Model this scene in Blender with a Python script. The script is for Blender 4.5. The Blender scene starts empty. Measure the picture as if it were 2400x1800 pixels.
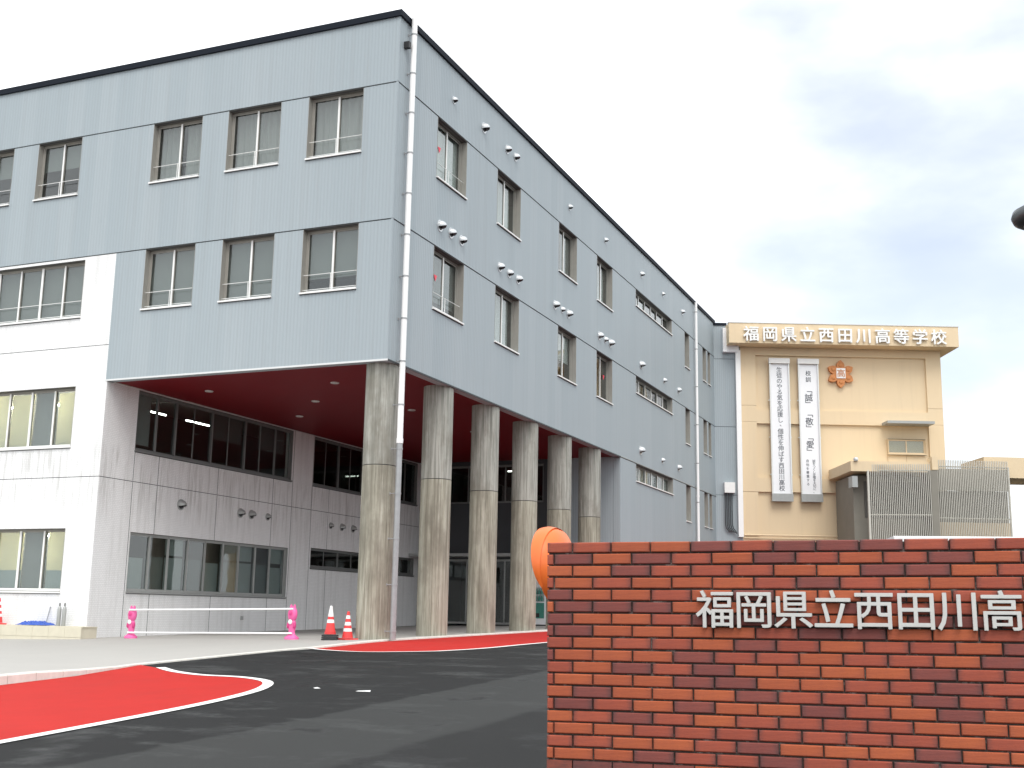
import bpy, math, random
from mathutils import Matrix, Vector
random.seed(7)
SC = bpy.context.scene
COL = SC.collection
R = math.radians

# ------------------------------------------------------------------ camera, sky, sun, exposure
cam_data = bpy.data.cameras.new('camera')
cam_data.sensor_fit = 'HORIZONTAL'
cam_data.angle = R(46.7587)
cam_data.clip_start = 0.1
cam_data.clip_end = 3000
cam = bpy.data.objects.new('camera', cam_data)
COL.objects.link(cam)
YAW, PIT, ROL = 0.400272267, 0.191199856, 0.018157392
fw = Vector((-math.sin(YAW) * math.cos(PIT), math.cos(YAW) * math.cos(PIT), math.sin(PIT)))
rt = Vector((math.cos(YAW), math.sin(YAW), 0))
up = rt.cross(fw)
r2 = math.cos(ROL) * rt + math.sin(ROL) * up
u2 = -math.sin(ROL) * rt + math.cos(ROL) * up
cm = Matrix((r2, u2, -fw)).transposed().to_4x4()
cm.translation = Vector((14.333, -25.751, 0.767))
cam.matrix_world = cm
SC.camera = cam

SUN_EL, SUN_AZ = R(54), R(152)          # azimuth measured clockwise from +Y: light comes from the front
world = bpy.data.worlds.new('World')
SC.world = world
world.use_nodes = True
wn, wl = world.node_tree.nodes, world.node_tree.links
wn.clear()
w_out = wn.new('ShaderNodeOutputWorld')
w_bg = wn.new('ShaderNodeBackground')
w_bg.inputs['Strength'].default_value = 0.10
sky = wn.new('ShaderNodeTexSky')
sky.sky_type = 'NISHITA'
sky.sun_disc = False
sky.sun_elevation = SUN_EL
sky.sun_rotation = SUN_AZ
sky.air_density = 1.0
sky.dust_density = 2.0
w_tc = wn.new('ShaderNodeTexCoord')
w_map = wn.new('ShaderNodeMapping')
w_map.inputs['Location'].default_value = (0.35, 0.1, 0.2)
w_map.inputs['Scale'].default_value = (1.0, 1.0, 2.2)
w_n = wn.new('ShaderNodeTexNoise')
w_n.inputs['Scale'].default_value = 1.55
w_n.inputs['Detail'].default_value = 5.0
w_n.inputs['Roughness'].default_value = 0.5
w_ramp = wn.new('ShaderNodeValToRGB')
w_ramp.color_ramp.elements[0].position = 0.34
w_ramp.color_ramp.elements[0].color = (0.72, 0.72, 0.72, 1)
w_ramp.color_ramp.elements[1].position = 0.52
w_ramp.color_ramp.elements[1].color = (1, 1, 1, 1)
w_mix = wn.new('ShaderNodeMix')
w_mix.data_type = 'RGBA'
w_mix.inputs['B'].default_value = (11.6, 11.9, 12.2, 1)
wl.new(w_tc.outputs['Generated'], w_map.inputs['Vector'])
wl.new(w_map.outputs['Vector'], w_n.inputs['Vector'])
wl.new(w_n.outputs['Fac'], w_ramp.inputs['Fac'])
GAP = (r2 * (2200 - 1200) - u2 * (400 - 900) + fw * 2775.78).normalized()
w_dot = wn.new('ShaderNodeVectorMath')
w_dot.operation = 'DOT_PRODUCT'
w_dot.inputs[1].default_value = GAP
w_nrm = wn.new('ShaderNodeVectorMath')
w_nrm.operation = 'NORMALIZE'
wl.new(w_tc.outputs['Generated'], w_nrm.inputs[0])
wl.new(w_nrm.outputs[0], w_dot.inputs[0])
w_n2 = wn.new('ShaderNodeTexNoise')
w_n2.inputs['Scale'].default_value = 4.2
w_n2.inputs['Detail'].default_value = 5.0
wl.new(w_map.outputs['Vector'], w_n2.inputs['Vector'])
w_add = wn.new('ShaderNodeMath')
w_add.operation = 'MULTIPLY_ADD'
wl.new(w_n2.outputs['Fac'], w_add.inputs[0])
w_add.inputs[1].default_value = 0.085
wl.new(w_dot.outputs['Value'], w_add.inputs[2])
w_gap = wn.new('ShaderNodeMapRange')
w_gap.interpolation_type = 'SMOOTHSTEP'
w_gap.inputs['From Min'].default_value = 0.998
w_gap.inputs['From Max'].default_value = 1.050
w_gap.inputs['To Min'].default_value = 1.0
w_gap.inputs['To Max'].default_value = 0.36
wl.new(w_add.outputs[0], w_gap.inputs['Value'])
w_mul = wn.new('ShaderNodeMath')
w_mul.operation = 'MULTIPLY'
wl.new(w_gap.outputs['Result'], w_mul.inputs[0])
wl.new(w_ramp.outputs['Color'], w_mul.inputs[1])
wl.new(w_mul.outputs[0], w_mix.inputs['Factor'])
wl.new(sky.outputs['Color'], w_mix.inputs['A'])
wl.new(w_mix.outputs['Result'], w_bg.inputs['Color'])
wl.new(w_bg.outputs['Background'], w_out.inputs['Surface'])

sun_d = bpy.data.lights.new('sun', 'SUN')
sun_d.energy = 1.15
sun_d.angle = R(28)
sun_d.color = (1.0, 0.96, 0.90)
sun = bpy.data.objects.new('sun', sun_d)
COL.objects.link(sun)
sdir = Vector((math.sin(SUN_AZ) * math.cos(SUN_EL), math.cos(SUN_AZ) * math.cos(SUN_EL), math.sin(SUN_EL)))
sun.rotation_euler = sdir.to_track_quat('Z', 'Y').to_euler()
sun.location = (0, 0, 60)

SC.view_settings.view_transform = 'Standard'
SC.view_settings.look = 'None'
SC.view_settings.gamma = 1.0
SC.view_settings.use_curve_mapping = False
SC.view_settings.exposure = 0.55
SC.render.engine = 'CYCLES'
SC.cycles.max_bounces = 8
SC.cycles.transparent_max_bounces = 12
SC.cycles.use_denoising = True

# ------------------------------------------------------------------ materials
def new_mat(name):
    m = bpy.data.materials.new(name)
    m.use_nodes = True
    nt = m.node_tree
    b = nt.nodes['Principled BSDF']
    return m, nt, b

def N(nt, kind, **kw):
    n = nt.nodes.new(kind)
    for k, v in kw.items():
        if k in n.inputs.keys():
            n.inputs[k].default_value = v
        else:
            setattr(n, k, v)
    return n

def mixc(nt, fac, a, b, mode='MIX'):
    n = nt.nodes.new('ShaderNodeMix')
    n.data_type = 'RGBA'
    n.blend_type = mode
    for sock, v in (('Factor', fac), ('A', a), ('B', b)):
        s = n.inputs[sock]
        if hasattr(v, 'is_output') or hasattr(v, 'links'):
            nt.links.new(v, s)
        else:
            s.default_value = v if sock == 'Factor' else (tuple(v) + (1,) if len(v) == 3 else v)
    return n.outputs['Result']

def math_n(nt, op, a, b=None, c=None):
    n = nt.nodes.new('ShaderNodeMath')
    n.operation = op
    for i, v in enumerate((a, b, c)):
        if v is None:
            continue
        if hasattr(v, 'links'):
            nt.links.new(v, n.inputs[i])
        else:
            n.inputs[i].default_value = v
    return n.outputs[0]

def ramp(nt, src, stops):
    n = nt.nodes.new('ShaderNodeValToRGB')
    cr = n.color_ramp
    while len(cr.elements) < len(stops):
        cr.elements.new(0.5)
    for e, (p, c) in zip(cr.elements, stops):
        e.position = p
        e.color = (c, c, c, 1) if not hasattr(c, '__len__') else tuple(c) + (1,)
    nt.links.new(src, n.inputs['Fac'])
    return n.outputs['Color']

def noise(nt, scale=(1, 1, 1), s=5.0, detail=4.0, rough=0.55, loc=(0, 0, 0), coord='Object'):
    tc = nt.nodes.new('ShaderNodeTexCoord')
    mp = nt.nodes.new('ShaderNodeMapping')
    mp.inputs['Scale'].default_value = scale
    mp.inputs['Location'].default_value = loc
    nt.links.new(tc.outputs[coord], mp.inputs['Vector'])
    n = nt.nodes.new('ShaderNodeTexNoise')
    n.inputs['Scale'].default_value = s
    n.inputs['Detail'].default_value = detail
    n.inputs['Roughness'].default_value = rough
    nt.links.new(mp.outputs['Vector'], n.inputs['Vector'])
    return n.outputs['Fac']

def bump(nt, bsdf, h, strength=0.3, dist=0.01):
    b = nt.nodes.new('ShaderNodeBump')
    b.inputs['Strength'].default_value = strength
    b.inputs['Distance'].default_value = dist
    nt.links.new(h, b.inputs['Height'])
    nt.links.new(b.outputs['Normal'], bsdf.inputs['Normal'])

def simple(name, col, rough=0.6, metal=0.0, var=0.12, s=6.0, spec=None, bmp=0.0):
    m, nt, b = new_mat(name)
    n = noise(nt, s=s)
    lo = tuple(c * (1 - var) for c in col)
    hi = tuple(min(1, c * (1 + var)) for c in col)
    nt.links.new(mixc(nt, n, lo, hi), b.inputs['Base Color'])
    b.inputs['Roughness'].default_value = rough
    b.inputs['Metallic'].default_value = metal
    if spec is not None:
        b.inputs['Specular IOR Level'].default_value = spec
    if bmp:
        bump(nt, b, noise(nt, s=s * 12), bmp, 0.004)
    return m

M = {}

def siding_mat():
    m, nt, b = new_mat('grey_ribbed_siding')
    tc = nt.nodes.new('ShaderNodeTexCoord')
    sx = nt.nodes.new('ShaderNodeSeparateXYZ')
    nt.links.new(tc.outputs['Object'], sx.inputs[0])
    u = math_n(nt, 'ADD', sx.outputs['X'], sx.outputs['Y'])
    fr = math_n(nt, 'FRACT', math_n(nt, 'MULTIPLY', u, 1 / 0.105))
    rib = ramp(nt, fr, [(0.0, 0.0), (0.12, 1.0), (0.62, 1.0), (0.74, 0.0)])
    pid = math_n(nt, 'FLOOR', math_n(nt, 'MULTIPLY', u, 1 / 0.63))
    wn_ = nt.nodes.new('ShaderNodeTexWhiteNoise')
    wn_.noise_dimensions = '1D'
    nt.links.new(pid, wn_.inputs['W'])
    n1 = noise(nt, (1, 1, 0.25), 1.3, 5)
    n2 = noise(nt, (6, 6, 0.12), 1.0, 4)
    base = mixc(nt, wn_.outputs['Value'], (0.335, 0.388, 0.416), (0.368, 0.418, 0.444))
    base = mixc(nt, ramp(nt, n1, [(0.3, 0.0), (0.75, 0.35)]), base, (0.325, 0.378, 0.408))
    base = mixc(nt, ramp(nt, n2, [(0.50, 0.0), (0.76, 0.42)]), base, (0.30, 0.33, 0.345))
    base = mixc(nt, math_n(nt, 'MULTIPLY', math_n(nt, 'SUBTRACT', 1.0, rib), 0.16), base, (0.22, 0.25, 0.275))
    nt.links.new(base, b.inputs['Base Color'])
    b.inputs['Roughness'].default_value = 0.55
    b.inputs['Specular IOR Level'].default_value = 0.35
    bump(nt, b, rib, 0.45, 0.008)
    return m
M['siding'] = siding_mat()

def tile_wall_mat():
    m, nt, b = new_mat('white_small_tile')
    tc = nt.nodes.new('ShaderNodeTexCoord')
    sx = nt.nodes.new('ShaderNodeSeparateXYZ')
    nt.links.new(tc.outputs['Object'], sx.inputs[0])
    u = math_n(nt, 'ADD', sx.outputs['X'], sx.outputs['Y'])
    cb = nt.nodes.new('ShaderNodeCombineXYZ')
    nt.links.new(u, cb.inputs['X'])
    nt.links.new(sx.outputs['Z'], cb.inputs['Y'])
    br = N(nt, 'ShaderNodeTexBrick', Scale=1.0)
    br.inputs['Brick Width'].default_value = 0.10
    br.inputs['Row Height'].default_value = 0.05
    br.inputs['Mortar Size'].default_value = 0.004
    br.inputs['Mortar Smooth'].default_value = 0.3
    br.inputs['Color1'].default_value = (0.79, 0.795, 0.795, 1)
    br.inputs['Color2'].default_value = (0.83, 0.835, 0.835, 1)
    br.inputs['Mortar'].default_value = (0.60, 0.60, 0.60, 1)
    nt.links.new(cb.outputs[0], br.inputs['Vector'])
    streak = noise(nt, (5, 5, 0.35), 1.0, 5, 0.65)
    col = mixc(nt, ramp(nt, streak, [(0.48, 0.0), (0.70, 0.50)]), br.outputs['Color'], (0.56, 0.56, 0.545))
    st2 = noise(nt, (9, 9, 0.5), 1.0, 5, 0.7, (3, 5, 1))
    zb = ramp(nt, math_n(nt, 'MULTIPLY', sx.outputs['Z'], 0.1), [(0.30, 0.0), (0.40, 0.75), (0.50, 0.75), (0.53, 0.0)])
    col = mixc(nt, math_n(nt, 'MULTIPLY', zb, ramp(nt, st2, [(0.50, 0.0), (0.62, 1.0)])), col, (0.50, 0.495, 0.48))
    nt.links.new(col, b.inputs['Base Color'])
    b.inputs['Roughness'].default_value = 0.45
    bump(nt, b, br.outputs['Fac'], -0.25, 0.004)
    return m
M['tile'] = tile_wall_mat()

def column_mat(name, warm):
    m, nt, b = new_mat(name)
    n1 = noise(nt, (9, 9, 0.55), 1.0, 6, 0.65)
    n2 = noise(nt, (26, 26, 0.5), 1.0, 4, 0.6, (3, 1, 0))
    n3 = noise(nt, (1, 1, 0.5), 1.6, 4, 0.6, (8, 2, 3))
    n4 = noise(nt, (1, 1, 1), 22, 5, 0.7, (1, 7, 3))
    if warm:
        a, c, d = (0.40, 0.392, 0.318), (0.185, 0.172, 0.13), (0.54, 0.53, 0.455)
    else:
        a, c, d = (0.39, 0.39, 0.35), (0.20, 0.205, 0.18), (0.54, 0.545, 0.50)
    col = mixc(nt, ramp(nt, n1, [(0.36, 0.0), (0.66, 1.0)]), a, c)
    col = mixc(nt, ramp(nt, n2, [(0.50, 0.0), (0.72, 0.75)]), col, d)
    col = mixc(nt, ramp(nt, n3, [(0.46, 0.0), (0.68, 0.75)]), col, (0.17, 0.158, 0.125))
    n5 = noise(nt, (40, 40, 0.9), 1.0, 4, 0.7, (6, 4, 0))
    col = mixc(nt, ramp(nt, n5, [(0.58, 0.0), (0.70, 0.8)]), col, (0.12, 0.11, 0.085))
    col = mixc(nt, ramp(nt, n4, [(0.60, 0.0), (0.75, 0.5)]), col, (0.20, 0.19, 0.17))
    nt.links.new(col, b.inputs['Base Color'])
    b.inputs['Roughness'].default_value = 0.85
    bump(nt, b, mixc(nt, 0.5, n2, n4), 0.35, 0.012)
    return m
M['col_lo'] = column_mat('board_formed_concrete_warm', True)
M['col_up'] = column_mat('board_formed_concrete_cool', False)

def asphalt_mat():
    m, nt, b = new_mat('worn_damp_asphalt')
    tc = nt.nodes.new('ShaderNodeTexCoord')
    sx = nt.nodes.new('ShaderNodeSeparateXYZ')
    nt.links.new(tc.outputs['Object'], sx.inputs[0])
    big = noise(nt, (0.55, 1.0, 1), 1.3, 7, 0.66)
    pat = noise(nt, (0.7, 0.55, 1), 1.5, 6, 0.6, (4, 2, 0))
    fine = noise(nt, (1, 1, 1), 90, 3, 0.7)
    agg = noise(nt, (1, 1, 1), 260, 2, 0.6)
    wob = math_n(nt, 'MULTIPLY', math_n(nt, 'SUBTRACT', noise(nt, (1, 1, 1), 1.4, 6, 0.6), 0.5), 0.34)
    xs = math_n(nt, 'ADD', sx.outputs['X'], wob)
    lane = ramp(nt, math_n(nt, 'MULTIPLY', xs, 0.05), [(0.3535, 0.0), (0.3555, 1.0), (0.452, 1.0), (0.456, 0.15)])
    dark, lite = (0.0125, 0.0128, 0.0130), (0.034, 0.0352, 0.0345)
    f1 = math_n(nt, 'MULTIPLY', lane, ramp(nt, pat, [(0.385, 0.15), (0.425, 0.95)]))
    col = mixc(nt, f1, dark, lite)
    col = mixc(nt, math_n(nt, 'MULTIPLY', ramp(nt, big, [(0.54, 0.0), (0.64, 0.9)]), ramp(nt, noise(nt, (1, 1, 1), 16, 6, 0.75, (2, 8, 1)), [(0.42, 0.25), (0.58, 1.0)])), col, (0.052, 0.054, 0.053))
    col = mixc(nt, ramp(nt, pat, [(0.33, 0.9), (0.37, 0.0)]), col, (0.0085, 0.009, 0.0095))
    col = mixc(nt, ramp(nt, agg, [(0.55, 0.0), (0.8, 0.35)]), col, (0.075, 0.075, 0.073))
    nt.links.new(col, b.inputs['Base Color'])
    nt.links.new(ramp(nt, pat, [(0.32, 0.42), (0.48, 0.85)]), b.inputs['Roughness'])
    b.inputs['Specular IOR Level'].default_value = 0.22
    bump(nt, b, mixc(nt, 0.5, fine, agg), 0.5, 0.006)
    return m
M['asphalt'] = asphalt_mat()

def pave_mat():
    m, nt, b = new_mat('pale_concrete_paving')
    n1 = noise(nt, (1, 1, 1), 0.7, 5, 0.6)
    n2 = noise(nt, (1, 1, 1), 14, 5, 0.65)
    n3 = noise(nt, (1, 1, 1), 180, 3, 0.6)
    col = mixc(nt, n1, (0.37, 0.36, 0.34), (0.43, 0.415, 0.385))
    col = mixc(nt, ramp(nt, n2, [(0.5, 0.0), (0.8, 0.4)]), col, (0.34, 0.33, 0.31))
    col = mixc(nt, ramp(nt, n3, [(0.5, 0.0), (0.8, 0.5)]), col, (0.28, 0.27, 0.26))
    nt.links.new(col, b.inputs['Base Color'])
    b.inputs['Roughness'].default_value = 0.85
    bump(nt, b, n3, 0.3, 0.004)
    return m
M['pave'] = pave_mat()

def paint_mat(name, col, wear):
    m, nt, b = new_mat(name)
    n1 = noise(nt, (1, 1, 1), 1.2, 5, 0.6)
    n2 = noise(nt, (1, 1, 1), 140, 3, 0.7)
    n3 = noise(nt, (1, 1, 1), 26, 6, 0.7)
    n0 = noise(nt, (1, 0.25, 1), 1.6, 6, 0.65, (7, 2, 0))
    c = mixc(nt, n1, tuple(x * 0.84 for x in col), tuple(min(1, x * 1.12) for x in col))
    c = mixc(nt, ramp(nt, n0, [(0.52, 0.0), (0.70, wear)]), c, tuple(0.62 * x + 0.02 for x in col))
    c = mixc(nt, ramp(nt, n2, [(0.52, 0.0), (0.82, wear)]), c, tuple(x * 0.5 for x in col))
    c = mixc(nt, ramp(nt, n3, [(0.66, 0.0), (0.78, wear)]), c, tuple(x * 0.55 for x in col))
    nt.links.new(c, b.inputs['Base Color'])
    b.inputs['Roughness'].default_value = 0.8
    b.inputs['Specular IOR Level'].default_value = 0.15
    bump(nt, b, n2, 0.3, 0.004)
    return m
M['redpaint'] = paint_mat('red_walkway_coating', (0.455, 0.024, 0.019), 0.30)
M['whiteline'] = paint_mat('white_road_paint', (0.80, 0.80, 0.78), 0.15)

def tan_mat():
    m, nt, b = new_mat('tan_wall_paint')
    n1 = noise(nt, (1, 1, 0.4), 0.5, 5, 0.6)
    n2 = noise(nt, (4, 4, 0.2), 1.0, 5, 0.65)
    c = mixc(nt, n1, (0.70, 0.555, 0.365), (0.76, 0.61, 0.41))
    c = mixc(nt, ramp(nt, n2, [(0.52, 0.0), (0.75, 0.35)]), c, (0.62, 0.49, 0.33))
    nt.links.new(c, b.inputs['Base Color'])
    b.inputs['Roughness'].default_value = 0.75
    bump(nt, b, noise(nt, (1, 1, 1), 40, 3), 0.15, 0.004)
    return m
M['tan'] = tan_mat()

def brick_mat(name, c1, c2, edge, ends):
    m, nt, b = new_mat(name)
    oi = nt.nodes.new('ShaderNodeObjectInfo')
    n1 = noise(nt, (3, 1, 10), 3.0, 5, 0.65)
    n2 = noise(nt, (1, 1, 1), 60, 4, 0.7)
    n3 = noise(nt, (1, 1, 1), 11, 4, 0.6, (5, 3, 1))
    c = mixc(nt, oi.outputs['Random'], c1, c2)
    c = mixc(nt, ramp(nt, n1, [(0.42, 0.0), (0.72, 0.55)]), c, edge)
    c = mixc(nt, ramp(nt, n3, [(0.58, 0.0), (0.75, 0.35)]), c, (0.14, 0.07, 0.06))
    c = mixc(nt, ramp(nt, n2, [(0.56, 0.0), (0.80, 0.55)]), c, (0.10, 0.04, 0.03))
    # fired ends: darker towards the short edges, broken up by noise
    tcg = nt.nodes.new('ShaderNodeTexCoord')
    sg = nt.nodes.new('ShaderNodeSeparateXYZ')
    nt.links.new(tcg.outputs['Generated'], sg.inputs[0])
    ed = math_n(nt, 'ABSOLUTE', math_n(nt, 'SUBTRACT', sg.outputs['X'], 0.5))
    ed = math_n(nt, 'ADD', ed, math_n(nt, 'MULTIPLY', math_n(nt, 'SUBTRACT', n3, 0.5), 0.35))
    c = mixc(nt, ramp(nt, ed, [(0.33, 0.0), (0.52, ends)]), c, (0.085, 0.045, 0.045))
    # streaky drag marks and pale bloom
    n5 = noise(nt, (2, 1, 30), 4.0, 4, 0.6, (2, 9, 4))
    c = mixc(nt, ramp(nt, n5, [(0.50, 0.0), (0.72, 0.35)]), c, tuple(min(1, x * 1.35) for x in c2))
    n6 = noise(nt, (1, 1, 1), 2.2, 5, 0.65, (6, 1, 8), 'Object')
    c = mixc(nt, ramp(nt, n6, [(0.58, 0.0), (0.76, 0.22)]), c, (0.36, 0.26, 0.22))
    nt.links.new(c, b.inputs['Base Color'])
    b.inputs['Roughness'].default_value = 0.62
    b.inputs['Specular IOR Level'].default_value = 0.3
    bump(nt, b, mixc(nt, 0.5, n5, n2), 0.7, 0.004)
    return m
M['brick_o'] = brick_mat('brick_orange', (0.35, 0.082, 0.036), (0.43, 0.108, 0.042), (0.27, 0.066, 0.042), 0.30)
M['brick_r'] = brick_mat('brick_red', (0.30, 0.066, 0.040), (0.36, 0.082, 0.045), (0.20, 0.055, 0.045), 0.75)
M['brick_d'] = brick_mat('brick_purple', (0.185, 0.052, 0.044), (0.235, 0.064, 0.050), (0.13, 0.05, 0.050), 0.95)
def mortar_mat():
    m, nt, b = new_mat('mortar_with_bloom')
    n1 = noise(nt, (1, 1, 1), 35, 4, 0.6)
    n2 = noise(nt, (1, 1, 1), 9, 5, 0.7, (3, 3, 7))
    c = mixc(nt, n1, (0.035, 0.028, 0.024), (0.095, 0.078, 0.068))
    c = mixc(nt, ramp(nt, n2, [(0.56, 0.0), (0.68, 0.8)]), c, (0.34, 0.31, 0.28))
    nt.links.new(c, b.inputs['Base Color'])
    b.inputs['Roughness'].default_value = 0.95
    bump(nt, b, n1, 0.4, 0.004)
    return m
M['mortar'] = mortar_mat()
M['mortar_plain'] = simple('mortar', (0.070, 0.055, 0.047), 0.95, var=0.5, s=30, bmp=0.4)

def glass_mat(name, tint, trans):
    m, nt, b = new_mat(name)
    nt.nodes.remove(b)
    out = nt.nodes['Material Output']
    tr = nt.nodes.new('ShaderNodeBsdfTransparent')
    tr.inputs['Color'].default_value = tuple(tint) + (1,)
    gl = nt.nodes.new('ShaderNodeBsdfGlossy')
    gl.inputs['Roughness'].default_value = 0.02
    lw = nt.nodes.new('ShaderNodeLayerWeight')
    lw.inputs['Blend'].default_value = 0.5
    wob = nt.nodes.new('ShaderNodeBump')
    wob.inputs['Strength'].default_value = 0.04
    wob.inputs['Distance'].default_value = 0.02
    nt.links.new(noise(nt, (1, 1, 1), 1.7, 1), wob.inputs['Height'])
    nt.links.new(wob.outputs['Normal'], gl.inputs['Normal'])
    f2 = math_n(nt, 'ADD', math_n(nt, 'MULTIPLY', math_n(nt, 'POWER', lw.outputs['Facing'], 4.0), 0.85), 0.05 + trans)
    ms = nt.nodes.new('ShaderNodeMixShader')
    nt.links.new(f2, ms.inputs[0])
    nt.links.new(tr.outputs[0], ms.inputs[1])
    nt.links.new(gl.outputs[0], ms.inputs[2])
    nt.links.new(ms.outputs[0], out.inputs['Surface'])
    return m
M['glass'] = glass_mat('window_glass', (0.80, 0.84, 0.83), 0.03)
M['glass_dim'] = glass_mat('tinted_glass', (0.55, 0.60, 0.58), 0.03)

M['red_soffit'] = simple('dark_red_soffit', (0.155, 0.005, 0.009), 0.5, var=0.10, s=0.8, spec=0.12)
M['navy'] = simple('navy_coping', (0.010, 0.014, 0.022), 0.7, spec=0.15)
M['alu'] = simple('pale_aluminium', (0.66, 0.67, 0.66), 0.38, 0.35, var=0.05)
M['alu_w'] = simple('white_aluminium', (0.82, 0.82, 0.80), 0.4, 0.0, var=0.05)
M['jamb'] = simple('beige_jamb_metal', (0.31, 0.298, 0.268), 0.5, 0.1, var=0.12, s=4)
M['dk_alu'] = simple('dark_bronze_frame', (0.20, 0.205, 0.20), 0.4, 0.3, var=0.1)
M['grey_alu'] = simple('grey_aluminium', (0.36, 0.37, 0.36), 0.42, 0.3, var=0.08)
M['head_shade'] = simple('shade_painted_head_lining', (0.10, 0.098, 0.092), 0.6)  # shade under the opening's head painted in as a darker jamb colour
M['sealant'] = simple('dark_joint_sealant', (0.055, 0.06, 0.065), 0.8)
M['pipe_w'] = simple('white_pvc_pipe', (0.88, 0.88, 0.87), 0.35, var=0.04)
M['pipe_g'] = simple('galvanised_pipe', (0.34, 0.35, 0.355), 0.4, 0.4, var=0.2)
M['hood'] = simple('vent_hood_steel', (0.60, 0.62, 0.63), 0.3, 0.5, var=0.08)
M['black'] = simple('black_plastic', (0.016, 0.016, 0.018), 0.5)
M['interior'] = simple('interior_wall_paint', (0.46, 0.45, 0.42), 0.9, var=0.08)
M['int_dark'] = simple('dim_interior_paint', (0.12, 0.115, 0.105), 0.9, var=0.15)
M['floor_in'] = simple('interior_floor_vinyl', (0.17, 0.15, 0.12), 0.5)
M['curtain'] = simple('grey_lace_curtain', (0.62, 0.60, 0.59), 0.9, var=0.08, s=12)
M['blind_g'] = simple('grey_roller_blind', (0.27, 0.275, 0.265), 0.9, var=0.06, s=3)
M['blind_c'] = simple('cream_roller_blind', (0.80, 0.76, 0.60), 0.85, var=0.08, s=2)
M['blind_w'] = simple('white_blind', (0.72, 0.73, 0.72), 0.85, var=0.06, s=3)
M['film'] = simple('frosted_film', (0.37, 0.41, 0.40), 0.7, var=0.1, s=2)
M['film_d'] = simple('frosted_film_dim', (0.13, 0.15, 0.145), 0.6, var=0.1, s=2)
M['marker'] = simple('red_marker', (0.85, 0.05, 0.09), 0.5, var=0.05)
M['plinth'] = simple('cream_plinth_tile', (0.62, 0.58, 0.46), 0.7, var=0.10, s=5, bmp=0.2)
M['kerb'] = simple('kerb_concrete', (0.64, 0.62, 0.57), 0.85, var=0.22, s=7, bmp=0.3)
M['steel'] = simple('brushed_letter_steel', (0.62, 0.61, 0.58), 0.32, 0.55, var=0.08, s=20)
M['letter_w'] = simple('white_letter_paint', (0.86, 0.86, 0.84), 0.45, var=0.03)
M['sign_w'] = simple('white_sign_panel', (0.83, 0.84, 0.86), 0.4, var=0.03)
M['ink'] = simple('dark_grey_ink', (0.10, 0.11, 0.13), 0.7)
M['orange'] = simple('orange_plastic', (0.80, 0.165, 0.030), 0.4, var=0.10, s=4)
M['emblem'] = simple('orange_emblem_metal', (0.56, 0.22, 0.07), 0.5, 0.1, var=0.25, s=9)
M['cone_r'] = simple('red_cone_plastic', (0.72, 0.045, 0.045), 0.45, var=0.10)
M['cone_w'] = simple('white_cone_band', (0.80, 0.80, 0.79), 0.4, var=0.05)
M['rubber'] = simple('black_rubber', (0.03, 0.03, 0.033), 0.8)
M['pink'] = simple('pink_plastic', (0.80, 0.13, 0.36), 0.45, var=0.18, s=8)
M['pink_d'] = simple('dark_pink_plastic', (0.62, 0.05, 0.22), 0.45, var=0.15, s=8)
M['tarp'] = simple('blue_tarpaulin', (0.03, 0.09, 0.42), 0.5, var=0.3, s=10)
M['lamp_grey'] = simple('dark_grey_lamp_metal', (0.085, 0.095, 0.10), 0.4, 0.4, var=0.15)
M['lens'] = simple('lamp_lens', (0.55, 0.55, 0.53), 0.25)
M['louvre'] = simple('louvre_aluminium', (0.55, 0.53, 0.47), 0.45, 0.2, var=0.08)
M['louvre_wall'] = simple('brown_grey_render', (0.24, 0.225, 0.19), 0.8, var=0.12, s=2)
M['green'] = simple('teal_bottle_print', (0.05, 0.24, 0.19), 0.5, var=0.5, s=30)
M['mirror'] = simple('convex_mirror_face', (0.75, 0.77, 0.78), 0.03, 1.0, var=0.01)
M['white_roof'] = simple('white_canopy_metal', (0.80, 0.80, 0.79), 0.45, var=0.05)
M['far'] = simple('distant_ground', (0.12, 0.12, 0.115), 0.9, var=0.3, s=0.3)

def translucent(m, f):
    nt = m.node_tree
    b = nt.nodes['Principled BSDF']
    tr = nt.nodes.new('ShaderNodeBsdfTranslucent')
    src = b.inputs['Base Color'].links[0].from_socket
    nt.links.new(src, tr.inputs['Color'])
    ms = nt.nodes.new('ShaderNodeMixShader')
    ms.inputs[0].default_value = f
    nt.links.new(b.outputs[0], ms.inputs[1])
    nt.links.new(tr.outputs[0], ms.inputs[2])
    nt.links.new(ms.outputs[0], nt.nodes['Material Output'].inputs['Surface'])
translucent(M['blind_c'], 0.5)
translucent(M['curtain'], 0.35)
def emit_mat(name, col, strength):
    m, nt, b = new_mat(name)
    b.inputs['Base Color'].default_value = (0.8, 0.8, 0.8, 1)
    b.inputs['Emission Color'].default_value = tuple(col) + (1,)
    b.inputs['Emission Strength'].default_value = strength
    return m
M['tube'] = emit_mat('fluorescent_tube', (1.0, 0.97, 0.90), 9.0)
M['tube_room'] = emit_mat('bright_room_tube', (1.0, 0.95, 0.80), 170.0)

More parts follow.
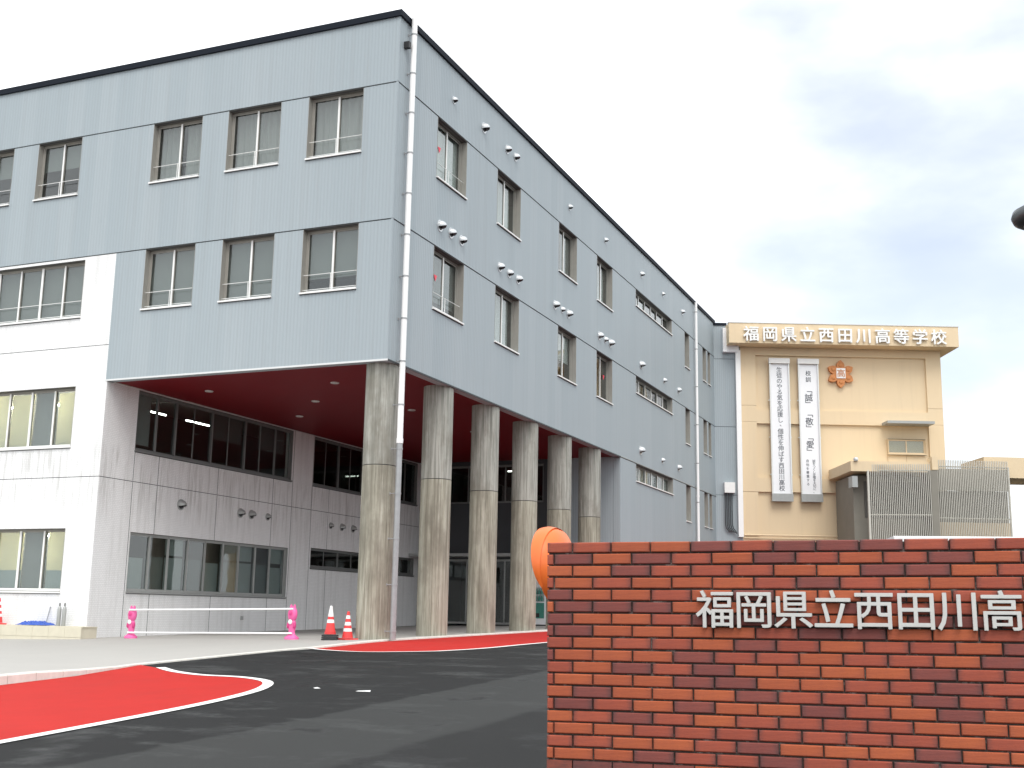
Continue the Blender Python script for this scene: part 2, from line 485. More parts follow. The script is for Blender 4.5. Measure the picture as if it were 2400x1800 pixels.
# ------------------------------------------------------------------ mesh helpers
class MB:
    def __init__(self):
        self.v, self.f = [], []
    def quad(self, a, b, c, d):
        i = len(self.v)
        self.v += [tuple(a), tuple(b), tuple(c), tuple(d)]
        self.f.append((i, i + 1, i + 2, i + 3))
    def box(self, x0, x1, y0, y1, z0, z1, mp=None):
        P = [(x0, y0, z0), (x1, y0, z0), (x1, y1, z0), (x0, y1, z0), (x0, y0, z1), (x1, y0, z1), (x1, y1, z1), (x0, y1, z1)]
        if mp:
            P = [mp(*p) for p in P]
        i = len(self.v)
        self.v += P
        for q in ((0, 3, 2, 1), (4, 5, 6, 7), (0, 1, 5, 4), (1, 2, 6, 5), (2, 3, 7, 6), (3, 0, 4, 7)):
            self.f.append(tuple(i + k for k in q))
        return self
    def tube(self, pts, r, n=10, cap=True):
        pts = [Vector(p) for p in pts]
        rr = r if hasattr(r, '__len__') else [r] * len(pts)
        i0 = len(self.v)
        for k, p in enumerate(pts):
            d = (pts[min(k + 1, len(pts) - 1)] - pts[max(k - 1, 0)]).normalized()
            a = Vector((0, 0, 1)) if abs(d.z) < 0.9 else Vector((1, 0, 0))
            s = d.cross(a).normalized()
            t = d.cross(s)
            for j in range(n):
                an = 2 * math.pi * j / n
                self.v.append(tuple(p + rr[k] * (math.cos(an) * s + math.sin(an) * t)))
        for k in range(len(pts) - 1):
            for j in range(n):
                a, b = i0 + k * n + j, i0 + k * n + (j + 1) % n
                self.f.append((a, b, b + n, a + n))
        if cap:
            self.f.append(tuple(i0 + j for j in range(n)))
            self.f.append(tuple(i0 + (len(pts) - 1) * n + j for j in reversed(range(n))))
        return self
    def lathe(self, prof, n=24, c=(0, 0, 0), squash=1.0, sx=1.0, mp=None):
        i0 = len(self.v)
        for r, z in prof:
            for j in range(n):
                an = 2 * math.pi * j / n
                p = (c[0] + sx * r * math.cos(an), c[1] + squash * r * math.sin(an), c[2] + z)
                self.v.append(mp(*p) if mp else p)
        for k in range(len(prof) - 1):
            for j in range(n):
                a, b = i0 + k * n + j, i0 + k * n + (j + 1) % n
                self.f.append((a, b, b + n, a + n))
        self.f.append(tuple(i0 + j for j in reversed(range(n))))
        self.f.append(tuple(i0 + (len(prof) - 1) * n + j for j in range(n)))
        return self
    def mesh(self, name, mat, smooth=False):
        me = bpy.data.meshes.new(name)
        me.from_pydata(self.v, [], self.f)
        me.materials.append(M[mat])
        if smooth:
            for p in me.polygons:
                p.use_smooth = True
            me.set_sharp_from_angle(angle=R(48))
        me.update()
        return me
    def build(self, name, mat, parent=None, smooth=False, label=None):
        return link(name, self.mesh(name, mat, smooth), parent, label)

def link(name, me, parent=None, label=None):
    o = bpy.data.objects.new(name, me)
    COL.objects.link(o)
    if parent is not None:
        o.parent = parent
    if label:
        o['label'] = label
    return o

def smooth_by_angle(o, deg=35):
    me = o.data
    for p in me.polygons:
        p.use_smooth = True
    try:
        me.set_sharp_from_angle(angle=R(deg))
    except Exception:
        pass

def thing(name, label, cat, loc=(0, 0, 0), rz=0.0, group=None):
    o = bpy.data.objects.new(name, None)
    COL.objects.link(o)
    o.location = loc
    o.rotation_euler = (0, 0, rz)
    o.empty_display_size = 0.3
    return tag(o, label, cat, group)

def tag(o, label=None, cat=None, group=None, kind=None):
    if label: o['label'] = label
    if cat: o['category'] = cat
    if group: o['group'] = group
    if kind: o['kind'] = kind
    return o

def copy_tree(o, parent=None):
    c = o.copy()
    COL.objects.link(c)
    c.parent = parent
    for ch in list(o.children):
        copy_tree(ch, c)
    return c

# plane mappings: u to the right as seen from outside, d into the building, z up
def mp_front(u, d, z): return (u, d, z)
def mp_side(u, d, z): return (-d, u, z)
WX = -8.95
def mp_wing(u, d, z): return (WX - d, u, z)

def wall_holes(name, mat, parent, mp, u0, u1, z0, z1, holes, th=0.28, d0=0.0):
    us = sorted({u0, u1, *[h[0] for h in holes], *[h[1] for h in holes]})
    zs = sorted({z0, z1, *[h[2] for h in holes], *[h[3] for h in holes]})
    us = [u for u in us if u0 <= u <= u1]
    zs = [z for z in zs if z0 <= z <= z1]
    mb = MB()
    def solid(i, j):
        if i < 0 or j < 0 or i >= len(us) - 1 or j >= len(zs) - 1:
            return False
        cu, cz = (us[i] + us[i + 1]) / 2, (zs[j] + zs[j + 1]) / 2
        return not any(h[0] < cu < h[1] and h[2] < cz < h[3] for h in holes)
    a, b = d0, d0 + th
    for i in range(len(us) - 1):
        for j in range(len(zs) - 1):
            if not solid(i, j):
                continue
            x0, x1, y0, y1 = us[i], us[i + 1], zs[j], zs[j + 1]
            mb.quad(mp(x0, a, y0), mp(x1, a, y0), mp(x1, a, y1), mp(x0, a, y1))
            mb.quad(mp(x1, b, y0), mp(x0, b, y0), mp(x0, b, y1), mp(x1, b, y1))
            if not solid(i - 1, j): mb.quad(mp(x0, b, y0), mp(x0, a, y0), mp(x0, a, y1), mp(x0, b, y1))
            if not solid(i + 1, j): mb.quad(mp(x1, a, y0), mp(x1, b, y0), mp(x1, b, y1), mp(x1, a, y1))
            if not solid(i, j - 1): mb.quad(mp(x0, b, y0), mp(x1, b, y0), mp(x1, a, y0), mp(x0, a, y0))
            if not solid(i, j + 1): mb.quad(mp(x0, a, y1), mp(x1, a, y1), mp(x1, b, y1), mp(x0, b, y1))
    return mb.build(name, mat, parent)

def curtain_mesh(mp, u0, u1, z0, z1, d, waves, amp, mat):
    mb = MB()
    n = max(8, int((u1 - u0) / 0.02))
    ph = random.random() * 6
    pts = []
    for i in range(n + 1):
        u = u0 + (u1 - u0) * i / n
        t = waves * (u - u0) * 6.283
        pts.append((u, d + amp * math.sin(t + ph + 0.7 * math.sin(t * 0.37 + ph))))
    for i in range(n):
        (ua, da), (ub, db) = pts[i], pts[i + 1]
        mb.quad(mp(ua, da, z0), mp(ub, db, z0), mp(ub, db, z1), mp(ua, da, z1))
        mb.quad(mp(ub, db + 0.006, z0), mp(ua, da + 0.006, z0), mp(ua, da + 0.006, z1), mp(ub, db + 0.006, z1))
    return mb

def window(parent, mp, u0, u1, z0, z1, n=2, frame='alu', jamb='jamb', rail=True, sill='alu_w', cover=None,
           depth=0.27, glass='glass', heavy=(), marker=None, top_jamb=True, name='window', double=False):
    """one opening: frame (the window itself) with panes, stiles, jamb lining, sill, guard rail and curtain as sub-parts"""
    fd0, fd1 = depth - 0.09, depth - 0.01
    t = 0.045
    mb = MB()
    L = 0.008
    mb.box(u0 + L, u0 + L + t, fd0, fd1, z0 + L, z1 - L, mp)
    mb.box(u1 - L - t, u1 - L, fd0, fd1, z0 + L, z1 - L, mp)
    mb.box(u0 + L + t, u1 - L - t, fd0, fd1, z1 - L - t, z1 - L, mp)
    mb.box(u0 + L + t, u1 - L - t, fd0, fd1, z0 + L, z0 + L + t, mp)
    light = frame == 'alu'
    w = mb.build(name, 'jamb' if light else frame, parent)
    # jamb lining
    MB().box(u0 + 0.001, u0 + L, -0.006, depth, z0, z1 - L, mp).build('jamb', jamb, w)
    MB().box(u1 - L, u1 - 0.001, -0.006, depth, z0, z1 - L, mp).build('jamb', jamb, w)
    MB().box(u0 + 0.001, u1 - 0.001, -0.006, depth, z1 - L, z1 - 0.001, mp).build('head_lining', 'head_shade', w)  # top lining, its shade put into the colour
    # sashes: alternate in depth, stile between
    gu0, gu1, gz0, gz1 = u0 + L + t, u1 - L - t, z0 + L + t, z1 - L - t
    pw = (gu1 - gu0) / n
    for i in range(n):
        a, b = gu0 + i * pw, gu0 + (i + 1) * pw
        off = 0.022 if i % 2 else 0.0
        st = MB()
        s = 0.035
        y0, y1 = fd0 + 0.012 + off, fd0 + 0.040 + off
        st.box(a, a + s, y0, y1, gz0, gz1, mp)
        st.box(b - s, b, y0, y1, gz0, gz1, mp)
        st.box(a + s, b - s, y0, y1, gz1 - s, gz1, mp)
        st.box(a + s, b - s, y0, y1, gz0, gz0 + s, mp)
        st.build('sash', 'jamb' if light else frame, w)
        MB().box(a + s, b - s, y0 + 0.011, y0 + 0.017, gz0 + s, gz1 - s, mp).build('pane', glass, w)
        if light and i > 0 and i not in heavy:
            MB().box(a - 0.028, a + 0.028, fd0 - 0.004, fd0 + 0.011, gz0, gz1, mp).build('meeting_stile', 'alu_w', w)
        if i in heavy:
            MB().box(a - 0.035, a + 0.035, fd0 - 0.015, fd0 + 0.010, gz0, gz1, mp).build('mullion', 'alu_w' if light else frame, w)
    if sill:
        sb = MB()
        sb.box(u0 - 0.012, u1 + 0.012, -0.055, fd0 - 0.001, z0 - 0.045, z0 - 0.002, mp)
        sb.build('sill', sill, w)
        MB().box(u0 - 0.008, u1 + 0.008, -0.03, -0.004, z0 - 0.062, z0 - 0.046, mp).build('drip_edge', 'sealant', w)
    if light:
        MB().box(gu0, gu1, fd0 - 0.006, fd0 + 0.011, gz0 - 0.03, gz0 + 0.03, mp).build('bottom_rail', 'alu_w', w)
    if rail:
        rb = MB()
        yr = 0.10
        for zz in (z0 + 0.09, z0 + 0.50):
            rb.tube([mp(u0 + L, yr, zz), mp(u1 - L, yr, zz)], 0.009, 6)
        um = (u0 + u1) / 2
        rb.tube([mp(um, yr, z0), mp(um, yr, z0 + 0.50)], 0.010, 6)
        rb.build('guard_rail', 'alu_w', w)
    if marker is not None:
        a = gu0 + marker * pw + pw * 0.5
        zc = (z0 + z1) / 2 + 0.1
        mk = MB()
        i0 = len(mk.v)
        for dd in (fd0 + 0.008, fd0 + 0.011):
            mk.v += [mp(a - 0.10, dd, zc + 0.09), mp(a + 0.10, dd, zc + 0.09), mp(a, dd, zc - 0.09)]
        mk.f += [(0, 1, 2), (5, 4, 3), (0, 3, 4, 1), (1, 4, 5, 2), (2, 5, 3, 0)]
        mk.build('access_marker', 'marker', w)
    for cv in (cover or []):
        kind, fa, fb, ga, gb = cv            # fractions of the opening (u range, z range)
        a, b = u0 + (u1 - u0) * fa, u0 + (u1 - u0) * fb
        c, e = z0 + (z1 - z0) * ga, z0 + (z1 - z0) * gb
        if kind == 'lace':
            curtain_mesh(mp, a, b, c, e, depth + 0.14, 5.0, 0.03, 'curtain').build('curtain', 'curtain', w, True)
        elif kind == 'white_lace':
            curtain_mesh(mp, a, b, c, e, depth + 0.14, 3.5, 0.03, 'blind_w').build('curtain', 'blind_w', w, True)
        else:
            MB().box(a, b, depth + 0.05, depth + 0.056, c, e, mp).build('film' if 'film' in kind else 'blind', kind, w)
    return w

# ------------------------------------------------------------------ ground
def sp(x, w=0.6):
    return x if x / w > 40 else w * math.log(1 + math.exp(x / w))
def lerp_tab(tab, y):
    if y <= tab[0][0]: return tab[0][1]
    for (a, va), (b, vb) in zip(tab, tab[1:]):
        if y <= b:
            return va + (vb - va) * (y - a) / (b - a)
    return tab[-1][1]
def g(X, Y):
    Y = max(-34.0, min(26.0, Y))
    X = max(-18.0, X)
    return 0.08 + 0.0145 * Y - 0.0195 * sp(-Y) - 0.0205 * sp(-(X + 0.25))
HS = [(-12.2, 0.135), (-9.4, 0.022), (-4.6, 0.022), (-3.0, 0.004), (30, 0.004)]
HR = [(-4.6, 0.0), (-2.8, 0.035), (0.0, 0.04), (30, 0.04)]
XK = [(-40, 1.20), (-12.8, 1.12), (-11.0, 0.95), (-9.0, 0.36), (-3.6, 0.32), (-0.6, 0.10), (0.4, 0.06), (60, 0.06)]
def z_walk(x, y): return g(x, y) + lerp_tab(HS, y)
def z_road(x, y): return g(x, y) - lerp_tab(HR, y)
def xk(y): return lerp_tab(XK, y)

def grid_sheet(name, mat, xs, ys, zf):
    mb = MB()
    for y in ys:
        for x in (xs(y) if callable(xs) else xs):
            mb.v.append((x, y, zf(x, y)))
    nx = len(xs(ys[0]) if callable(xs) else xs)
    for j in range(len(ys) - 1):
        for i in range(nx - 1):
            a = j * nx + i
            mb.f.append((a, a + 1, a + 1 + nx, a + nx))
    return mb.build(name, mat, None, True)
def frange(a, b, s):
    n = max(1, int(round((b - a) / s)))
    return [a + (b - a) * i / n for i in range(n + 1)]
rx = [-900, -300, -100, -60] + frange(-40, -4, 3) + frange(-3.5, 8, 0.5) + frange(9, 40, 1.5) + [60, 100, 300, 900]
ry = [-900, -300, -100, -60] + frange(-40, 22, 0.5) + frange(24, 60, 3) + [100, 300, 900]
road = tag(grid_sheet('road', 'asphalt', rx, ry, z_road), kind='structure')
walk_x = lambda y: [-60, -40, -30, -24] + frange(-20, -6, 1.0) + frange(-5.5, xk(y) - 0.9, 0.5)[:9] + [xk(y) - 0.7, xk(y) - 0.125]
walk = tag(grid_sheet('sidewalk', 'pave', walk_x, frange(-40, 19.35, 0.35), z_walk), kind='structure')

kerb = bpy.data.objects.new('kerb', None)
COL.objects.link(kerb)
tag(kerb, kind='structure')
yy = -24.0
while yy < 19.0:
    y1 = min(yy + 0.60, 19.3)
    mb = MB()
    pts = []
    a, b = yy + 0.005, y1 - 0.005
    for y in (a, b):
        x = xk(y)
        zt = z_walk(x, y) + 0.006
        zb = z_road(x, y) - 0.15
        ch = min(0.02, max(0.004, (zt - z_road(x, y)) * 0.25))
        mb.v += [(x - 0.125, y, zb), (x - 0.125, y, zt), (x - ch, y, zt), (x, y, zt - ch), (x + 0.01, y, zb)]
    mb.f += [(0, 1, 2, 3, 4), (9, 8, 7, 6, 5)] + [(k, k + 5, (k + 1) % 5 + 5, (k + 1) % 5) for k in range(5)]
    mb.build('kerb_stone', 'kerb', kerb)
    yy = y1

def strip(name, mat, left, right, zf, lift, parent=None, nx=8, kind='structure'):
    """sheet between two polylines with the same number of points, draped on the ground"""
    def dens(pl, k=10):
        out = []
        for (x0, y0), (x1, y1) in zip(pl, pl[1:]):
            for i in range(k):
                t = i / k
                out.append((x0 + (x1 - x0) * t, y0 + (y1 - y0) * t))
        return out + [pl[-1]]
    A, B = dens(left), dens(right)
    mb = MB()
    for (ax, ay), (bx, by) in zip(A, B):
        for i in range(nx + 1):
            t = i / nx
            x, y = ax + (bx - ax) * t, ay + (by - ay) * t
            mb.v.append((x, y, zf(x, y) + lift))
    n1 = nx + 1
    for j in range(len(A) - 1):
        for i in range(nx):
            p = j * n1 + i
            mb.f.append((p, p + 1, p + 1 + n1, p + n1))
    o = mb.build(name, mat, parent)
    if kind: o['kind'] = kind
    return o
def catmull(pts, k=6):
    P = [pts[0]] + pts + [pts[-1]]
    out = []
    for i in range(1, len(P) - 2):
        p0, p1, p2, p3 = P[i - 1], P[i], P[i + 1], P[i + 2]
        for s in range(k):
            t = s / k
            out.append(tuple(0.5 * (2 * b + (c - a) * t + (2 * a - 5 * b + 4 * c - d) * t * t + (3 * b - a - 3 * c + d) * t ** 3)
                             for a, b, c, d in zip(p0, p1, p2, p3)))
    return out + [pts[-1]]
def offset_line(pl, w):
    out = []
    for i, p in enumerate(pl):
        a, b = pl[max(0, i - 1)], pl[min(len(pl) - 1, i + 1)]
        dx, dy = b[0] - a[0], b[1] - a[1]
        l = math.hypot(dx, dy) or 1
        out.append((p[0] - dy / l * w, p[1] + dx / l * w))
    return out
lineA = catmull([(1.0, -9.28), (1.75, -9.85), (2.57, -10.22), (3.34, -10.28), (4.05, -10.68), (4.55, -11.45), (4.90, -12.5), (5.20, -14.2), (5.48, -17.0), (5.85, -21.0), (6.3, -26.0)])
redA_r = [(0.30, -8.85)] + lineA
redA_l = [(max(xk(p[1]), 0.0) + 0.012, p[1]) for p in redA_r]
redA_l[0] = (0.29, -8.86)
for i in range(1, 14):            # keep the far edge on the kerb while the line turns round the nose
    t = i / 14
    redA_l[i] = (xk(-8.86 - 2.4 * t) + 0.012, -8.86 - 2.4 * t)
tag(strip('red_walkway', 'redpaint', redA_l, redA_r, z_road, 0.005, nx=10), kind='structure')
strip('road_marking', 'whiteline', offset_line(lineA, -0.01), offset_line(lineA, 0.145), z_road, 0.010, nx=2)
lineB = catmull([(0.25, -3.25), (1.0, -3.75), (1.90, -3.98), (2.55, -3.45), (3.05, -2.6), (3.45, -1.25), (3.55, 0.5), (3.55, 2.5), (3.5, 7.0), (3.5, 14.0), (3.5, 24.0), (3.5, 36.0)])
lineB_l = [(xk(max(-3.1, min(p[1], 36))) + 0.012, p[1]) for p in lineB]
for i in range(0, 30):
    t = i / 30
    y = -3.1 + (lineB[30][1] + 3.1) * t
    lineB_l[i] = (xk(y) + 0.012, y)
strip('red_walkway', 'redpaint', lineB_l, lineB, z_road, 0.005, nx=10)
strip('road_marking', 'whiteline', offset_line(lineB, 0.02), offset_line(lineB, -0.12), z_road, 0.010, nx=2)

# ------------------------------------------------------------------ grey school building
J3, J2, J1, RF = 7.0, 10.75, 14.55, 16.42
gb = thing('grey_building', 'large blue-grey ribbed metal school block raised on concrete columns', 'building')
FX0, FX1 = -18.0, 0.0
SY0, SY1 = 0.28, 36.1
G = 0.012
fr_top = [(-2.74, -1.03), (-5.38, -3.63), (-8.00, -6.28), (-12.34, -10.66), (-15.0, -13.33)]
fr_mid = [(-2.70, -1.0), (-5.30, -3.61), (-7.94, -6.22)]
sd_win = [(2.40, 4.36), (6.66, 8.58), (12.18, 14.08), (16.40, 18.33)]
sd_strip = (21.57, 27.40)
sd_nar = (29.80, 30.68)
sd_pair = [(33.45, 34.20), (34.55, 35.12)]
def holes_at(zt, wins): return [(a, b, zt - 1.79, zt) for a, b in wins]
# storey bands of siding
wall_holes('siding_band', 'siding', gb, mp_front, FX0, FX1, J1 + G, RF, [])
wall_holes('siding_band', 'siding', gb, mp_front, FX0, FX1, J2 + G, J1 - G, [(a, b, J1 - 1.80, J1 - G) for a, b in fr_top])
wall_holes('siding_band', 'siding', gb, mp_front, -9.0, FX1, J3, J2 - G, [(a, b, J2 - 1.76, J2 - G) for a, b in fr_mid])
def side_holes(J):
    return ([(a, b, J - 1.78, J - G) for a, b in sd_win] + [(*sd_strip, J - 0.72, J - G)] + [(*sd_nar, J - 1.74, J - G)] +
            [(a, b, J - 1.74, J - G) for a, b in sd_pair])
wall_holes('siding_band', 'siding', gb, mp_side, SY0, SY1, J1 + G, RF, [])
wall_holes('siding_band', 'siding', gb, mp_side, SY0, SY1, J2 + G, J1 - G, side_holes(J1))
wall_holes('siding_band', 'siding', gb, mp_side, SY0, SY1, J3 + G, J2 - G, side_holes(J2))
MB().box(-0.28, 0.0, SY0, 19.40, J3, J3 + G).build('siding_edge', 'siding', gb)
YP = 19.42
wall_holes('siding_band', 'siding', gb, mp_side, YP, SY1, -0.2, J3 - G, side_holes(J3)[4:])
# storey joints: dark backing and a thin proud flashing
for z in (J1, J2):
    MB().box(FX0, -0.05, 0.03, 0.06, z - 0.03, z + 0.03).build('joint_backing', 'sealant', gb)
    MB().box(-0.06, -0.03, 0.30, SY1, z - 0.03, z + 0.03).build('joint_backing', 'sealant', gb)
    MB().box(FX0, 0.016, -0.016, -0.001, z + 0.014, z + 0.040).build('joint_flashing', 'siding', gb)
    MB().box(0.001, 0.016, 0.0, SY1, z + 0.014, z + 0.040).build('joint_flashing', 'siding', gb)
MB().box(-0.06, -0.03, 19.5, SY1, J3 - 0.03, J3 + 0.03).build('joint_backing', 'sealant', gb)
MB().box(0.001, 0.016, YP, SY1, J3 + 0.014, J3 + 0.040).build('joint_flashing', 'grey_alu', gb)
MB().box(-9.0, 0.018, -0.018, -0.001, J3 - 0.012, J3 + 0.035).build('drip_trim', 'alu', gb)
MB().box(0.001, 0.018, 0.0, YP, J3 - 0.012, J3 + 0.035).build('drip_trim', 'sealant', gb)
ct = MB()
for a, b in ((J3 + 0.04, J2 + 0.012), (J2 + 0.042, J1 + 0.012), (J1 + 0.042, RF)):
    ct.box(-0.05, 0.006, -0.006, -0.0005, a, b)
    ct.box(0.0005, 0.006, -0.0005, 0.05, a, b)
ct.build('corner_trim', 'siding', gb)
cp = MB()
cp.box(FX0, 0.07, -0.07, 0.34, RF, RF + 0.17)
cp.box(-0.34, 0.07, 0.34, SY1 + 0.05, RF, RF + 0.17)
cp.build('roof_coping', 'navy', gb)
MB().box(FX0, -0.3, 0.3, SY1, RF - 0.55, RF - 0.35).build('roof_slab', 'interior', gb)
# inner floors and partitions (give the windows rooms to look into)
sl = MB()
sl.box(-8.9, -0.29, 0.29, 36.0, J3 + 0.12, J3 + 0.30)
sl.box(FX0, -0.29, 0.29, 36.0, J2 + 0.10, J2 + 0.40)
sl.box(FX0, -0.29, 0.29, 36.0, J1 + 0.10, J1 + 0.40)
sl.build('floor_slab', 'floor_in', gb)
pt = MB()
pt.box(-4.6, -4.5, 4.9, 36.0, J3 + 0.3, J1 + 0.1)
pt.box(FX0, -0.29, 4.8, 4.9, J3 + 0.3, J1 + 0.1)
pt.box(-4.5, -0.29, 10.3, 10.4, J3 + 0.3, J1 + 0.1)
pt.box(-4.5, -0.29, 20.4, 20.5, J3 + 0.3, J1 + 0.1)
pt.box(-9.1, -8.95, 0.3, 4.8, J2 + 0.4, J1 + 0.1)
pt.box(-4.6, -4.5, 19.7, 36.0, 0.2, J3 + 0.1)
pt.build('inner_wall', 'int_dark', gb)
bk = MB()
bk.box(FX0, -0.28, 36.1, 36.3, 0, RF - 0.4)
bk.box(-9.1, -9.0, 20.0, 36.1, 0, RF - 0.4)
bk.box(FX0, -9.1, 19.9, 20.0, J2, RF - 0.4)
bk.build('rear_wall', 'siding', gb)

for i, (a, b) in enumerate(fr_top):
    cov = [('lace', 0.0, 1.0, 0.0, 1.0)] if i < 3 else [('blind_g', 0.0, 1.0, 0.55, 1.0)]
    if i == 2: cov = [('lace', 0.0, 0.42, 0.0, 1.0), ('lace', 0.52, 1.0, 0.0, 1.0)]
    window(gb, mp_front, a, b, J1 - 1.80, J1 - G, cover=cov)
for i, (a, b) in enumerate(fr_mid):
    window(gb, mp_front, a, b, J2 - 1.76, J2 - G, cover=[('blind_g', 0.0, 1.0, 0.0 if i else 0.25, 1.0)])
cov1 = [[('blind_w', 0, 1, 0, 1)], [('white_lace', 0, 1, 0, 1)], [('white_lace', 0, 0.55, 0, 1), ('blind_g', 0.55, 1, 0, 1)], [('white_lace', 0.2, 1, 0, 1)]]
cov2 = [[('blind_g', 0, 1, 0.2, 1)], [('white_lace', 0.0, 1.0, 0, 1)], [('blind_w', 0, 1, 0.42, 1)], [('blind_w', 0.0, 0.2, 0, 1)]]
for i, (a, b) in enumerate(sd_win):
    window(gb, mp_side, a, b, J1 - 1.78, J1 - G, cover=cov1[i], rail=(i < 1), marker=0 if i == 0 else None)
    window(gb, mp_side, a, b, J2 - 1.78, J2 - G, cover=cov2[i], rail=(i < 1), marker=(0 if i == 0 else 1) if i in (0, 3) else None)
for J, cv in ((J1, [('blind_w', 0, 0.42, 0, 0.8)]), (J2, [('blind_g', 0.1, 0.5, 0.5, 1)]), (J3, [('blind_w', 0, 1, 0, 1)])):
    window(gb, mp_side, *sd_strip, J - 0.72, J - G, n=6, rail=False, cover=cv)
    window(gb, mp_side, *sd_nar, J - 1.74, J - G, n=1, rail=False, cover=[('blind_w', 0, 1, 0, 1)])
    for a, b in sd_pair:
        window(gb, mp_side, a, b, J - 1.74, J - G, n=1, rail=False, cover=[('blind_w', 0, 1, 0, 1)])

# red soffit with flush downlights
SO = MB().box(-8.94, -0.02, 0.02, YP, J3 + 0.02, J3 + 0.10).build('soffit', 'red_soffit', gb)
for x, y in ((-7.19, 2.3), (-2.92, 2.3), (-5.05, 4.7), (-7.1, 7.0), (-2.95, 7.0), (-5.05, 9.4), (-7.1, 11.7), (-2.95, 11.7), (-5.05, 14.1), (-7.1, 16.4), (-2.95, 16.4)):
    MB().lathe([(0.10, -0.012), (0.115, -0.012), (0.125, 0.0), (0.125, 0.02), (0.05, 0.02), (0.085, 0.004)], 20, (x, y, J3 + 0.004)).build('downlight', 'lens', SO)

# board-formed round columns
def column(y):
    x = -0.45
    rc, nb = 0.425, 44
    zb = g(x, y) - 0.1
    rad = [rc + random.uniform(-0.004, 0.004) for _ in range(nb)]
    def shaft(z0, z1, name, mat, par):
        mb = MB()
        for z in (z0, z1):
            for k in range(nb):
                for e in (0.03, 0.97):
                    an = 2 * math.pi * (k + e) / nb
                    mb.v.append((x + rad[k] * math.cos(an), y + rad[k] * math.sin(an), z))
        n2 = nb * 2
        for k in range(n2):
            mb.f.append((k, (k + 1) % n2, (k + 1) % n2 + n2, k + n2))
        mb.f.append(tuple(range(n2, 2 * n2)))
        mb.f.append(tuple(reversed(range(n2))))
        o = mb.build(name, mat, par)
        return o
    c = shaft(zb, 4.375, 'column', 'col_lo', gb)
    shaft(4.395, J3 + 0.02, 'upper_shaft', 'col_up', c)
    MB().lathe([(rc - 0.02, 0.0), (rc - 0.02, 0.02)], 32, (x, y, 4.375)).build('pour_joint', 'sealant', c)
for i in range(6):
    column(0.60 + 3.27 * i)

# rain pipes with brackets
def downpipe(x, y, z0, z1, r, zsplit, lower_mat, n_br, toward):
    p = MB().tube([(x, y, z1), (x, y, zsplit)], r, 14).build('downpipe', 'pipe_w', gb, True)
    if lower_mat:
        MB().tube([(x, y, zsplit), (x, y, z0)], r * 0.98, 14).build('lower_pipe', lower_mat, p, True)
    MB().tube([(x, y, zsplit - 0.06), (x, y, zsplit + 0.06)], r * 1.14, 14).build('pipe_socket', 'pipe_w', p, True)
    for k in range(n_br):
        z = z1 - 0.5 - k * (z1 - z0 - 0.7) / (n_br - 1)
        b = MB()
        b.tube([(x, y, z - 0.02), (x, y, z + 0.02)], r * 1.12, 14)
        tx = x - toward if z > 7 else -0.05
        b.tube([(x - r, y - 0.02, z), (tx, y - 0.03, z)], 0.012, 6)
        b.box(tx - 0.005, tx + 0.015, y - 0.05, y + 0.0, z - 0.03, z + 0.03)
        b.build('pipe_bracket', 'pipe_g', p)
downpipe(0.16, 0.52, g(0.1, 0.5), 16.60, 0.078, 5.0, 'pipe_g', 15, 0.155)
downpipe(0.14, 31.6, 0.3, 16.45, 0.065, 6.6, 'pipe_w', 9, 0.135)
MB().box(0.001, 0.16, 0.24, 0.36, 15.62, 15.80).build('wall_camera', 'black', gb)

def vent_hood(parent, mp, u, z, r, mat='hood'):
    """half-dome weather hood: collar, shell open below"""
    mb = MB()
    n, m_ = 14, 6
    out = 0.9 * r * 1.5
    for k in range(m_ + 1):
        ph = (math.pi / 2) * k / m_
        rr, dd = r * math.cos(ph), -out * math.sin(ph)
        for j in range(n + 1):
            an = math.pi * (-0.12 + 1.24 * j / n)
            zc = z + rr * math.sin(an)
            zc = max(zc, z - r * 0.35)
            mb.v.append(mp(u + rr * math.cos(an), dd, zc))
    for k in range(m_):
        for j in range(n):
            a = k * (n + 1) + j
            mb.f.append((a, a + 1, a + n + 2, a + n + 1))
    o = mb.build('vent_hood', mat, parent, True)
    cb = MB()
    for k, (rr, d0, d1) in enumerate(((r * 1.12, -0.02, -0.001),)):
        i0 = len(cb.v)
        for d in (d0, d1):
            for j in range(18):
                an = 2 * math.pi * j / 18
                cb.v.append(mp(u + rr * math.cos(an), d, z + rr * math.sin(an)))
        cb.f.append(tuple(i0 + j for j in range(18)))
        for j in range(18):
            cb.f.append((i0 + j, i0 + (j + 1) % 18, i0 + 18 + (j + 1) % 18, i0 + 18 + j))
    cb.build('collar', mat, o)
    ib = MB()
    i0 = 0
    for j in range(14):
        an = 2 * math.pi * j / 14
        ib.v.append(mp(u + r * 0.86 * math.cos(an), -0.024, z + r * 0.86 * math.sin(an)))
    ib.f.append(tuple(range(14)))
    ib.build('duct_opening', 'black', o)
    return o
for y, z, r in ((3.37, 15.45, .10), (5.52, 15.45, .15), (7.35, 15.45, .13), (8.05, 15.45, .13), (13.23, 15.45, .11), (17.4, 15.45, .11), (22.4, 15.42, .13), (25.85, 15.42, .10), (29.35, 15.42, .13),
                (2.72, 11.41, .15), (3.42, 11.41, .14), (4.14, 11.41, .14), (6.95, 11.4, .14), (7.7, 11.4, .13), (8.44, 11.4, .14), (11.85, 11.4, .15), (12.55, 11.4, .11), (13.2, 11.4, .15),
                (16.7, 11.38, .15), (17.42, 11.38, .12), (18.05, 11.38, .16), (22.3, 11.36, .16), (26.0, 11.36, .12), (28.5, 11.36, .14), (22.2, 7.63, .17), (25.6, 7.63, .12), (28.4, 7.63, .15)):
    vent_hood(gb, mp_side, y, z, r)

